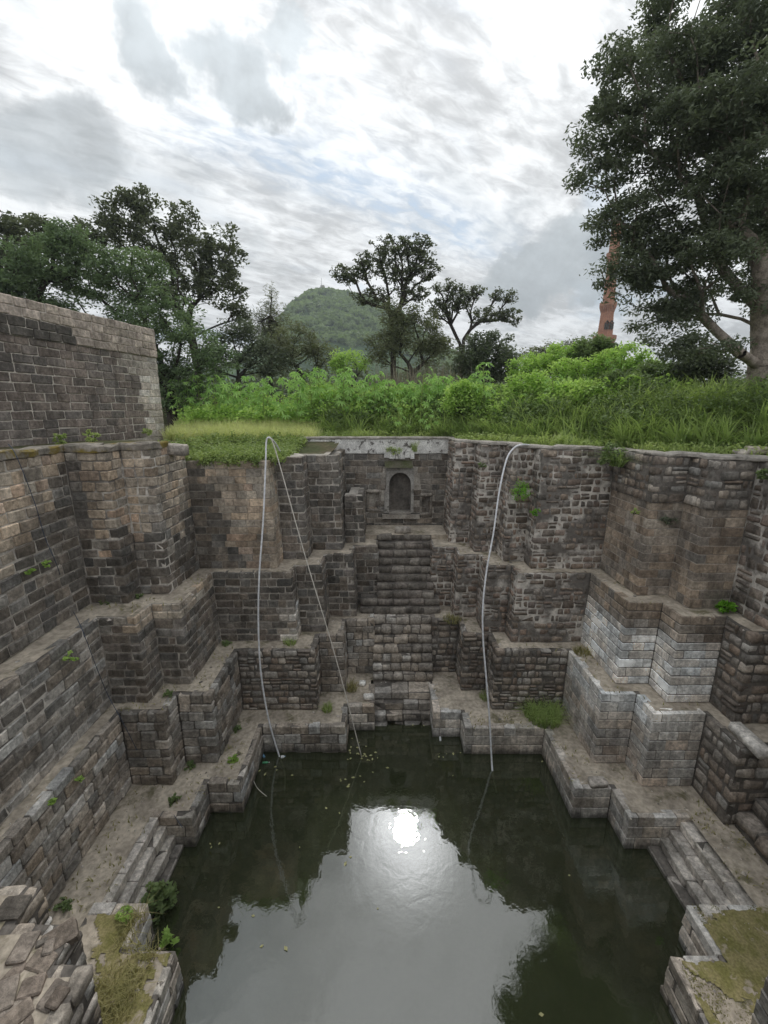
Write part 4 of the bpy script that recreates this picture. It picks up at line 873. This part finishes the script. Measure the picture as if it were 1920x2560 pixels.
# ------------------------------------------------------------------ grasses
def scatter(n, x0, x1, y0, y1, keep, seed):
    g = random.Random(seed); out = []
    while len(out) < n:
        x, y = g.uniform(x0, x1), g.uniform(y0, y1)
        if keep(x, y): out.append((x, y, gz(x, y) - .03))
    return out
def clumps(centres, per, spread, seed):
    """blades fanning out of each grass clump; returns base points and headings"""
    g = random.Random(seed); P, A = [], []
    for c in centres:
        for k in range(per): a = g.uniform(0, 6.283); d = spread * g.random(); P.append((c[0] + d * math.cos(a), c[1] + d * math.sin(a), c[2])); A.append(a)
    return P, A
Cn = scatter(1500, -5.5, 24, 15, 35, lambda x, y: .2 < d_bank(x, y) < 7.5 and abs(x) < y * 1.05 and vnoise(x, y, .9, 5) > -.6, 1)
P, A = clumps(Cn, 15, .16, 2); hh = [1.15 + .45 * vnoise(c[0], c[1], 1.1, 2) + R.uniform(-.2, .25) for c in Cn for _ in range(15)]
q, t_ = blades(P, hh, .075, .85, 2, 3, .3, A); stuff('tall_grass', 'tall arching dark green grass covering the bank behind the rim', 'grass', q, t_, 'grass_tall')
P = scatter(9000, -5, 22, 14, 30, lambda x, y: -1.0 < d_bank(x, y) < 1.6 and abs(x) < y * 1.05 and x > -4.4 and not inside(VU, x - .5, y - .5), 3)
stuff('short_grass', 'short lime green weeds and grass along the back of the coping', 'grass', *blades(P, [.45 + .3 * vnoise(p[0], p[1], .8, 4) for p in P], .045, .6, 4, 3), 'grass_lime')
q, t_ = leaves([(p[0], p[1], p[2] + R.uniform(.1, .5)) for p in P[:900]], .22, 9, .14, .08, .8, 5); stuff('weeds', 'small leafy weeds among the short grass behind the coping', 'weeds', q, t_, 'grass_lime')
P = scatter(15000, -13.5, -3.6, 24.2, 32, lambda x, y: d_bank(x, y) < .6 and x > -12.4 + (25.2 - y) * .22 and x < -4.6 + 1.6 * vnoise(x * .3, y, 1.4, 3) + R.uniform(-.8, .8), 6)
stuff('yellow_grass', 'pale yellow green meadow grass between the fort wall and the tall plants', 'grass', *blades(P, .75, .035, .5, 7, 2), 'grass_yellow')
P = scatter(1500, -9.2, -4.3, 17.6, 24.2, lambda x, y: (x > -8.6 or y > 16.5) and not (x > -4.2 and y < 18.9) and not (x > -3.2 and y < 20.2) and y > 17.95 + .5 * vnoise(x, 0, 2, 3), 8)
q, t_ = leaves([(p[0], p[1], p[2] + R.uniform(.05, .35)) for p in P], .26, 12, .13, .09, .7, 9); q2, t2 = leaves([(R.uniform(-7.7, -4.9), 17.98 + R.uniform(-.08, .15), 11.92 + R.uniform(-.12, .25)) for _ in range(45)] + [(p[0], p[1], p[2] + R.uniform(.3, .6)) for p in P[::9]], .2, 12, .12, .07, .9, 19, .3); q = np.concatenate([q, q2]); t_ = np.concatenate([t_, t2 * .4])
stuff('ground_cover', 'low bright creeping plants on the terrace above the tan wall', 'ground cover', q, t_, 'leaf_cover')
q, t_ = leaves([(p[0], p[1], p[2] + R.uniform(.3, 1.3)) for p in scatter(1500, -5, 24, 15, 33, lambda x, y: .8 < d_bank(x, y) < 6.5 and abs(x) < y * 1.05 and vnoise(x, y, .6, 9) > -.1, 10)], .4, 16, .17, .1, .8, 11); stuff('undergrowth', 'leafy undergrowth mixed into the tall grass of the bank', 'undergrowth', q, t_, 'leaf_mid')
P = scatter(700, -1, 8, 33, 36, lambda x, y: True, 12); stuff('dry_reeds', 'dry grey reed stalks behind the broad-leaved plants', 'reeds', *blades([(p[0], p[1], p[2] + .5) for p in P], 2.3, .05, .15, 13, 2), 'reed_dry')

# ------------------------------------------------------------------ broad-leaved plants along the bank
def palm_leaf(seed):
    g = random.Random(seed); n = 8; V = [(0, 0, 0)]; 
    for k in range(n):
        a = -2.45 + 4.9 * k / (n - 1); L = (1.0 - .35 * abs(a) / 2.45) * g.uniform(.9, 1.1); dz = -.22 - .12 * g.random()
        V.append((L * .62 * math.cos(a - .17), L * .62 * math.sin(a - .17), dz * .35)); V.append((L * math.cos(a), L * math.sin(a), dz)); V.append((L * .62 * math.cos(a + .17), L * .62 * math.sin(a + .17), dz * .35))
        if k < n - 1: b = a + 2.45 / (n - 1); V.append((.3 * math.cos(b), .3 * math.sin(b), .04))
    Fc = [(0, i, i + 1) for i in range(1, len(V) - 1)]
    me = mesh('leaf', V, Fc); a = me.attributes.new('tint', 'FLOAT', 'POINT'); a.data.foreach_set('value', [g.random()] * len(V)); me.materials.append(M['leaf_broad']); return me
PALM = [palm_leaf(60 + i) for i in range(6)]
def castor(px, py, Y, h, n, label, seed, size=.42):
    g = random.Random(seed); c = aty(px, py, Y); b0 = Vector((c.x, Y, gz(c.x, Y) - .05)); h = max(h, c.z - b0.z)
    th = empty('broad_leaf_plant', b0); tag(th, label, 'plant', 'broad-leaved plants along the bank')
    st = MB(); top = Vector((g.uniform(-.15, .15), g.uniform(-.15, .15), h * .92)); pts = [Vector((0, 0, 0)), top * .5 + Vector((g.uniform(-.1, .1), 0, 0)), top]; st.tube(catmull(pts, 3), .03, 5)
    for k in range(n):
        t = 1 - .75 * (k / n) ** 1.1; a = k * 2.4 + g.uniform(-.4, .4); p = top * t; out = g.uniform(.25, .55) * (.5 + .8 * (1 - t) + .35); e = p + Vector((math.cos(a) * out, math.sin(a) * out, g.uniform(.0, .25) + (.12 if k < 3 else 0)))
        st.tube([p, e], .012, 3, False)
        o = bpy.data.objects.new('leaf', PALM[(k + seed) % 6]); COL.objects.link(o); o.parent = th; o.location = e; s = size * g.uniform(.75, 1.2)
        o.scale = (s, s, s); o.rotation_euler = (g.uniform(-.35, .35), g.uniform(.35, 1.15), a)
    st.build('stem', M['grass_lime'], th)
ORD = ['%s%s' % (a, b) for a in ('', 'twenty-') for b in ('first second third fourth fifth sixth seventh eighth ninth'.split())]
ORD = ORD[:9] + 'tenth eleventh twelfth thirteenth fourteenth fifteenth sixteenth seventeenth eighteenth nineteenth twentieth'.split() + ORD[9:] + ['thirtieth']
cg = 'broad star-leaved plant in the row along the bank behind the grass'
castor(1215, 905, 25.6, 2.6, 22, 'tallest broad-leaved plant, standing alone above the row with star-shaped leaves', 1, .38)
castor(1055, 920, 26.0, 2.4, 16, 'slim broad-leaved plant with a rounded leaf head, next to the tallest one', 2, .32)
for i in range(30):
    px = 440 + i * 26 + R.uniform(-10, 10); castor(px, (930 if 700 < px < 900 else 945) + R.uniform(-14, 18), 28.5 + R.uniform(-.8, .8) + (1.8 if px < 640 else 0), 1.8, 20, '%s broad-leaved plant of the row on the bank, counted from the fort wall' % ORD[i], 100 + i)
for i, (px, py, Y) in enumerate(((1000, 1005, 25.4), (1085, 1030, 25.2), (1290, 1000, 24.6), (1390, 945, 24.0), (1530, 895, 25.0), (1575, 915, 24.5), (560, 960, 31), (480, 985, 31), (660, 960, 28))):
    lbl = ('low broad-leaved plant in the dark grass below the slim rounded one', 'lowest broad-leaved plant just above the parapet of the niche wall', 'pale broad-leaved plant on the grass below the tallest one', 'broad-leaved plant with drooping head on the grassy slope', 'broad-leaved plant under the red minaret', 'broad-leaved plant at the edge of the great tree shade', 'broad-leaved plant behind the yellow meadow grass', 'low broad-leaved plant at the corner of the fort wall and meadow', 'broad-leaved plant above the end of the meadow grass')[i]
    castor(px, py, Y, 1.2, 9, lbl, 200 + i, .3)
q, t_ = leaves([(x, y, gz(x, y) + R.uniform(.2, 1.25)) for x, y, _ in scatter(2200, -13, 15, 22, 33, lambda x, y: (d_bank(x, y) > 1.6 if x > -3 else y > 28 + .5 * vnoise(x, 0, .9, 2)) and d_bank(x, y) < 7 and x > -12.2 + (25.2 - y) * .22 and (x < 6.5 or vnoise(x, y, .8, 1) > 0), 14)], .5, 17, .22, .15, .8, 15); stuff('undergrowth', 'bright leafy mass below the heads of the broad-leaved plants', 'undergrowth', q, t_, 'leaf_bright')

g = random.Random(77); C = []
for k in range(1500):
    x, y = g.uniform(-42, 52), g.uniform(46, 62); C.append((x, y, 12.5 + g.random() ** .8 * (5.2 + 1.6 * vnoise(x, 0, .22, 1) - max(0, x - 12) * .02)))
q, t_ = leaves(C, 1.3, 34, .6, .28, .7, 78); stuff('treeline', 'dark mass of far trees closing the view below the hill', 'trees', q, t_, 'leaf_dark')

# ------------------------------------------------------------------ hoses, rope, wire
def line(name, label, cat, pts, r, mat, sides=8, n=8):
    b = MB(); b.tube(catmull(pts, n), r, sides); return tag(b.build(name, M[mat], None, True), label, cat)
def hang(pix, y0, y1):
    """pixel path of a hanging line whose distance runs from y0 to y1"""
    out = []; p0, p1 = pix[0][1], pix[-1][1]
    for px, py in pix: f = max(0, (py - p0) / (p1 - p0)); out.append(aty(px, py, y0 + (y1 - y0) * f ** .9))
    return out
we = atz(712, 1932, -.15)
line('hose', 'pale hose hanging from the grassy tan wall into the water', 'hose', [aty(700, 1128, 18.6), aty(688, 1108, 18.1)] + hang([(673, 1094), (666, 1105), (664, 1160), (658, 1300), (648, 1440), (646, 1560), (652, 1680), (672, 1800), (698, 1890)], 17.55, atz(698, 1890, 0).y) + [we, we + Vector((.1, -.6, -.4))], .036, 'hose')
we = atz(1232, 1935, -.1)
line('hose', 'pale hose looping over the rubble rim into the water', 'hose', [aty(1345, 1122, 19.4), aty(1322, 1113, 19.0)] + hang([(1303, 1112), (1284, 1121), (1266, 1150), (1248, 1230), (1234, 1330), (1216, 1430), (1207, 1520), (1208, 1600), (1216, 1700), (1224, 1800), (1228, 1880)], 18.4, 14.75) + [we, we + Vector((.05, -.5, -.4))], .036, 'hose')
line('rope', 'thin taut rope running from the rim down to the water beside the pale hose', 'rope', [aty(674, 1096, 17.55), aty(690, 1130, 17.5), aty(760, 1380, 16.9), aty(838, 1640, 16.0), atz(905, 1896, -.05)], .022, 'rope', 5)
wx = -10.32
line('wire', 'thin blue wire trailing down the long side walls to the platform', 'wire', [atx(20, 1110, wx - .5), atx(41, 1140, wx), atx(87, 1258, wx), atx(113, 1345, wx + .03), atx(143, 1415, wx + .1)] + [atz(170, 1500, Z3 + .1), atx(204, 1571, -9.3), atx(240, 1665, -9.25), atx(269, 1736, -9.22), atz(299, 1791, Z2 + .03), atx(330, 1850, -8.5), atz(382, 1956, Z1 + .05), atz(456, 2069, Z1 + .03)], .011, 'wire', 5)

# ------------------------------------------------------------------ plants growing out of the masonry and on the ledges
def plantlet(label, c, r, n, leaf, mat, seed, flat=.8, droop=0.0, per=14, name='wall_plant', stems=6):
    g = random.Random(seed); c = Vector(c); th = empty(name, c); tag(th, label, 'plant'); C = []
    for k in range(n):
        d = Vector((g.gauss(0, 1), g.gauss(0, 1) * .7, g.gauss(0, 1))).normalized(); C.append(tuple(Vector((d.x * r, d.y * r, d.z * r * flat)) * g.random() ** .4))
    q, t_ = leaves(C, r * .28, per, leaf[0], leaf[1], .8, seed, droop); obj('foliage', mesh_np('foliage', q, 4, col=t_), M[mat], th)
    st = MB()
    for k in range(stems): st.tube([(0, .1, -r * .6), Vector(C[k % n]) * .5 + Vector((0, 0, -.05)), C[k % n]], [.012, .009, .005], 3, False)
    st.build('stem', M['bark_dark'], th); return th
def tuft(label, c, r, n, h, mat, seed, bend=.7, w=.022, name='grass_tuft'):
    g = random.Random(seed); P = []
    for k in range(n): a = g.uniform(0, 6.28); d = r * math.sqrt(g.random()); P.append((c[0] + d * math.cos(a), c[1] + d * math.sin(a), c[2] - .02))
    q, t_ = blades(P, h, w, bend, seed, 3); return tag(obj(name, mesh_np(name, q, 4, col=t_), M[mat]), label, 'grass')
plantlet('rounded bright green bush growing out of the rubble wall', aty(1301, 1228, 18.15), .42, 60, (.075, .04), 'leaf_vivid', 1, 1.1)
plantlet('small bright plant on the rubble wall below the rounded green bush', aty(1338, 1279, 17.55), .2, 16, (.08, .045), 'leaf_vivid', 2)
plantlet('leafy plant hanging over the coping above the brown ashlar corner', aty(1528, 1135, 17.2), .5, 30, (.16, .09), 'leaf_mid', 3, .9, .3)
tuft('drooping grass hanging from the rim above the brown ashlar corner', tuple(aty(1540, 1165, 17.0)), .25, 90, .9, 'grass_tall', 4, 1.6, .03)
plantlet('small lime plant between rubble crown and brown ashlar', aty(1588, 1280, 14.95), .16, 12, (.07, .04), 'grass_lime', 5)
plantlet('trailing dark plant across the joint of the brown ashlar pair', aty(1672, 1300, 15.0), .3, 26, (.07, .03), 'leaf_dark', 6, .5)
plantlet('broad-leaved seedling on the ledge beside the brown ashlar corner', aty(1816, 1516, 13.6), .28, 16, (.2, .12), 'leaf_vivid', 7)
plantlet('pale broad-leaved weed on the rubble wall at the picture edge', aty(1904, 1185, 13.4), .22, 9, (.2, .12), 'leaf_mid', 8)
plantlet('lime weeds sprouting from the cornice over the arch', aty(985, 1126, YN - .15), .45, 40, (.09, .04), 'grass_lime', 9, .45)
tuft('upright grass clump on the parapet above the arched niche', tuple(aty(1036, 1128, YN - .1)), .15, 60, .6, 'grass_lime', 10, .5)
plantlet('tiny plant on the dark wall right of the arched niche', aty(1124, 1192, YN - .1), .2, 14, (.08, .04), 'leaf_mid', 11)
plantlet('small weed on the buttress side next to the niche wall', aty(1205, 1163, 20.0), .2, 14, (.1, .04), 'leaf_mid', 12)
g_ = atz(1352, 1782, Z1); tuft('large green grass tuft on the platform below the dark rubble wall', (g_.x, g_.y - .25, Z1), .75, 700, .75, 'grass_tall', 13, .8, .03)
g_ = atz(1450, 1632, Z2); tuft('olive grass at the foot of the white bleached ashlar corner', (g_.x + .1, g_.y, Z2), .35, 200, .25, 'grass_dry', 14)
g_ = atz(1215, 1745, Z1); tuft('thin weeds beside the hose foot on the sandy platform', (g_.x, g_.y, Z1), .3, 130, .25, 'grass_lime', 15)
g_ = atz(1130, 1550, Z2); tuft('dry yellowish grass on the ledge right of the lower flight of steps', (g_.x, g_.y, Z2), .45, 220, .22, 'grass_dry', 16)
g_ = atz(725, 1606, Z2); tuft('small green grass patch at the foot of the pale quoin stones', (g_.x, g_.y - .05, Z2), .3, 160, .25, 'grass_lime', 17)
g_ = atz(818, 1775, Z1); tuft('small yellow green tuft on the platform behind the rope', (g_.x, g_.y, Z1), .22, 110, .35, 'grass_lime', 18)
g_ = atz(880, 1725, Z1); tuft('dry straw coloured tuft beside the lower steps', (g_.x, g_.y, Z1), .25, 110, .45, 'grass_dry', 19)
for i, (px, py, lb) in enumerate(((584, 1897, 'green weed on the platform below the worn corner buttress'), (433, 2002, 'olive weed in the middle of the near platform path'), (474, 1912, 'small weed at the foot of the worn corner buttress'), (590, 1820, 'weed at the inner corner of the platform'), (310, 2290, 'bright weed on the near corner of the platform'), (165, 2260, 'weed at the foot of the rough rubble corner mass'))):
    c = atz(px, py, Z1 + .1); plantlet(lb, c, .22, 16, (.1, .05), 'leaf_bright' if i in (0, 4) else 'leaf_mid', 20 + i, .5, name='weed')
for i, (px, py, z, lb) in enumerate(((262, 1503, Z3, 'weed in the inner corner of the upper ledge below the side wall'), (342, 1490, Z3, 'weed on the ledge below the tan buttresses'), (418, 1735, Z2, 'weed on the second ledge at the dark buttress foot'), (505, 1398, Z3, 'mossy weed in the deep corner of the grassy tan wall'), (566, 1608, Z2, 'weed on the ledge under the broad dark wall'))):
    c = atz(px, py, z + .08); plantlet(lb, c, .2, 16, (.09, .045), 'leaf_mid', 30 + i, .45, name='weed')
for i, (px, py, x, lb) in enumerate(((115, 1410, -10.3, 'little bright weed on the long tan side wall'), (180, 1642, -9.25, 'leafy weed hanging on the long dark side wall of the second tier'), (75, 1428, -10.3, 'tiny weed low on the long tan side wall'), (128, 2002, -8.65, 'tiny weed on the long grey side wall above the platform'), (200, 1948, -8.65, 'yellowish sprig on the long grey side wall'))):
    plantlet(lb, atx(px, py, x), .12 if i != 1 else .22, 9, (.08, .05), 'leaf_bright', 40 + i)
for i, (px, py, lb) in enumerate(((230, 1094, 'tall weed clump at the foot of the fort wall'), (150, 1100, 'small weed at the foot of the fort wall near the edge'), (368, 1084, 'lime weed where the fort wall ends'), (62, 1112, 'tiny weed on the mossy coping'))):
    c = aty(px, py, 17 + i * .5 + (5 if i == 2 else 0)); plantlet(lb, (c.x, c.y, max(c.z, 12.85)), .3 - .04 * i, 18, (.14, .05), 'grass_lime', 50 + i, 1.0, name='weed')
c = atz(392, 2246, .35); plantlet('leafy shrub growing from the broken steps at the water edge', c, .48, 45, (.14, .1), 'leaf_mid', 60, .9, name='shrub')
c = atz(428, 2345, .25); plantlet('pale sprig leaning over the water at the broken platform edge', c, .25, 8, (.2, .08), 'leaf_bright', 61, .5, name='shrub')
g = random.Random(5); P = []
for k in range(2600):
    x, y = g.uniform(-6.6, -5.2), g.uniform(2.5, 8.6)
    if vnoise(x, y, 1.6, 3) > -.45 and not inside(VP, x, y) and not (x > -5.45 and y > 5): P.append((x, y, Z1 - .03))
stuff('platform_grass', 'long yellow green grass on the near platform below the rubble corner', 'grass', *blades(P, [.35 + .2 * vnoise(p[0], p[1], 1.2, 6) for p in P], .02, 1.2, 70, 3), 'grass_dry')
P = [(x, y, Z1 - .03) for x, y in ((g.uniform(7.0, 10.2), g.uniform(2.5, 8.75)) for _ in range(15000)) if vnoise(x, y, 1.3, 8) > -.5 and not (x < 8.15 and y > 7.5)]
stuff('moss_mat', 'short brown green moss and grass on the near platform beside the steps', 'moss', *blades(P, .055, .022, 1.2, 71, 2), 'moss')
P = []
for (x0, x1, y0, y1, z, n) in ((-8.6, -5.2, 11.6, 15.0, Z1, 300), (3.6, 10.4, 12.6, 16.2, Z1, 700), (9.8, 11.0, 8.8, 12.0, Z1, 250), (-9.2, -6.3, 12.7, 16.9, Z2, 250), (5, 11, 12.9, 17, Z2, 300), (-10.2, -7.3, 13.3, 17.7, Z3, 260), (3, 11, 13.3, 22, Z3, 250), (-8.7, -7.4, 7.4, 11.3, Z1, 200)):
    for k in range(n):
        x, y = g.uniform(x0, x1), g.uniform(y0, y1); w_ = {Z1: (VP, VL), Z2: (VL, VM), Z3: (VM, VU)}[z]
        if not inside(w_[0], x, y) and inside(w_[1], x, y) and vnoise(x, y, 1.5, 4) > -.1: P.append((x, y, z - .02))
stuff('ledge_weeds', 'sparse short weeds on the earth of the ledges and platform', 'weeds', *blades(P, .13, .03, 1.0, 72, 2), 'grass_dry')
q, t_ = [], []
for k in range(2600):
    z, (a_, b_) = g.choice(((Z1, (VP, VL)), (Z1, (VP, VL)), (Z2, (VL, VM)), (Z3, (VM, VU)))); x, y = g.uniform(-10, 11.5), g.uniform(6, 22)
    if inside(a_, x, y) or not inside(b_, x, y): continue
    r = g.uniform(.015, .045) * (2.2 if g.random() < .06 else 1); V = [Vector((x + r * math.cos(w) * g.uniform(.7, 1.2), y + r * math.sin(w) * g.uniform(.7, 1.2), z - .01)) for w in (0, 1.57, 3.14, 4.71)]; T = Vector((x, y, z + r * .8))
    for i in range(4): q.append([V[i], V[(i + 1) % 4], T]); 
tag(obj('pebbles', mesh_np('pebbles', [[tuple(v) for v in f] for f in q], 3), M['mortar_pale']), 'loose pebbles and rubble chips on the ledges', 'pebbles', kind='stuff')

def moss_sheet(label, x0, x1, y0, y1, seed):
    V = []; Fc = []; idx = {}; st = .06; nx_, ny_ = int((x1 - x0) / st), int((y1 - y0) / st)
    def vid(i, j):
        if (i, j) not in idx: x, y = x0 + i * st, y0 + j * st; idx[(i, j)] = len(V); V.append((x + .03 * vnoise(x, y, 9, 1), y + .03 * vnoise(x, y, 9, 2), Z1 + .014 + .008 * vnoise(x, y, 5, 3)))
        return idx[(i, j)]
    A_ = shift(VP, .2)
    for i in range(nx_):
        for j in range(ny_):
            x, y = x0 + (i + .5) * st, y0 + (j + .5) * st
            if not inside(A_, x, y) and inside(VL, x, y) and vnoise(x, y, 1.4, seed) + .5 * vnoise(x, y, 5, seed) > -.35: Fc.append((vid(i, j), vid(i + 1, j), vid(i + 1, j + 1), vid(i, j + 1)))
    tag(obj('moss', mesh('moss', V, Fc, True), M['moss_ground']), label, 'moss', kind='stuff')
M['moss_ground'] = mat_noise('moss_ground', (.19, .18, .065), (.30, .26, .13), 2.6, 0.9, 0.03, extra=((.42, .36, .28), 3.0, .56, .68))
moss_sheet('brown green moss spread over the near platform beside the broken steps', 6.95, 10.6, 2.2, 8.7, 3)
moss_sheet('patchy moss under the long grass of the near platform', -7.4, -5.1, 2.2, 8.6, 5)

# loose stones lying about
def boulder(label, c, s, col, seed, name='boulder', ang=0.0, parent=None):
    o = put_stone(parent, 'rubble' if parent is None else 'block', (c[0], c[1] - s[1] / 2), ang, s[0], s[2], c[2], col, d=s[1], tilt=.08, name=name)
    if parent is None: tag(o, label, 'stone')
    return o
rim = [(x, y, z) for x, y, z in ((0, 0, 0),)]
c = aty(1862, 1146, 14.6); boulder('flat grey boulder on the rim at the picture edge', (c.x, 14.7, 12.48), (.55, .4, .18), GREY, 1)
c = aty(1900, 1142, 14.6); boulder('larger weathered boulder on the rim beside a flat one', (c.x, 14.8, 12.48), (.6, .5, .28), lerp(GREY, TAN, .3), 2)
c = aty(420, 1098, 16.8); boulder('long rounded boulder on the coping end by the green terrace', (c.x, 16.9, 12.3), (1.3, .5, .42), GREY, 3)
c = atz(905, 1712, Z1); boulder('pale squared stone lying beside the straw tuft', (c.x, c.y, Z1), (.3, .25, .2), PALE, 4)
c = atz(922, 1748, Z1); boulder('pale stone block on the edge of the lowest steps', (c.x, c.y, Z1), (.42, .3, .26), lerp(PALE, GREY, .5), 5)
c = atz(1500, 1975, Z1); boulder('single square block left on the broken ashlar platform edge', (7.5, 12.55, Z1 - .02), (.62, .35, .2), (.46, .42, .375), 6)
c = atz(1812, 1850, Z2); boulder('long pale cap stone on the ruined rubble wall', (10.95, 11.5, Z2 - .05), (1.25, .45, .3), (.55, .52, .48), 7, ang=-math.pi / 2)
c = atz(1014, 1316, 7.6); boulder('rough block lying below the sill of the arched niche', (1.05, 22.6, 7.5), (.85, .4, .34), GREY, 8)
near = [o for o in bpy.data.objects if o.get('label', '').startswith('rough rubble corner mass')][0]
for k in range(170):
    x, y = R.uniform(-8.7, -5.5), R.uniform(2.6, 7.15)
    if (x > -6.1 and y > 5.8) or (x > -7.3 and y > 6.45): continue
    s = R.uniform(.18, .55); boulder('', (x, y, Z2 - .175), (s, s * R.uniform(.6, .9), R.uniform(.14, .24)), rnd_mix(lerp(GREY, RUB, .7), RUB, (.24, .20, .165), DARK), k, 'stone', R.uniform(0, 3), near)

# ------------------------------------------------------------------ things floating in the water
def bottle(label, px, py, mat, ang, L=.26, r=.045):
    c = atz(px, py, .01); b = MB(); d = Vector((math.cos(ang), math.sin(ang), 0))
    pr = [(0, .6), (.02, 1), (.6, 1), (.75, .85), (.85, .4), (1.0, .36)]
    b.tube([c + d * (L * t) for t, _ in pr], [r * k for _, k in pr], 10); o = b.build('bottle', M[mat], None, True); tag(o, label, 'bottle')
    k = MB(); k.tube([c + d * L, c + d * (L + .025)], r * .42, 8); k.build('cap', M['bottle_white' if mat != 'bottle_white' else 'bottle_blue'], o)
bottle('white plastic bottle floating below the lowest steps', 1101, 1852, 'bottle_white', 1.5, .3)
bottle('green bottle floating in the corner of the pool', 656, 1907, 'bottle_green', .1)
bottle('blue bottle floating beside the green one', 661, 1893, 'bottle_blue', 2.2)
bottle('white container floating beside the end of the hose', 702, 1893, 'bottle_white', .3, .16, .06)
q = []
for (px, py, n, sp) in ((905, 1893, 14, .35), (880, 1950, 7, .3), (1112, 1890, 5, .3), (672, 1925, 5, .3), (880, 1870, 8, .4), (500, 2130, 3, .3), (1060, 1815, 5, .4), (1000, 1900, 8, 2.0), (1570, 2010, 4, .4), (1000, 2150, 10, 4.0), (720, 2000, 6, 1.5), (1380, 1900, 8, 1.0)):
    for k in range(n):
        c = atz(px, py, .012) + Vector((R.gauss(0, sp), R.gauss(0, sp * .7), R.uniform(0, .006))); s = R.uniform(.03, .085); a = R.uniform(0, 6.28); u, v = Vector((math.cos(a), math.sin(a), .1)) * s, Vector((-math.sin(a), math.cos(a), -.05)) * s * .6
        if inside(VP, c.x, c.y): q.append([tuple(c + u), tuple(c + v), tuple(c - u), tuple(c - v)])
tag(obj('floating_leaves', mesh_np('floating_leaves', q, 4), M['dead_leaf']), 'dead leaves and scum floating on the dark water', 'leaves', kind='stuff')
line('twig', 'bare twig drooping from the platform edge into the water', 'twig', [atz(634, 1952, .5), atz(645, 1972, .2), atz(668, 1992, -.02)], .012, 'rope', 5)

# ------------------------------------------------------------------ humid air over the plain
hz = MB(); hz.box((-1200, -40, -4), (1200, 1100, 230)); hm, ht = mat_new('haze'); ht.n('ShaderNodeOutputMaterial', {1: ht.n('ShaderNodeVolumePrincipled', {'Color': (.80, .88, .95, 1), 'Density': 0.0004, 'Anisotropy': 0.2})})
tag(hz.build('haze', hm), 'pale humid haze fading the distant hill', 'haze', kind='stuff')
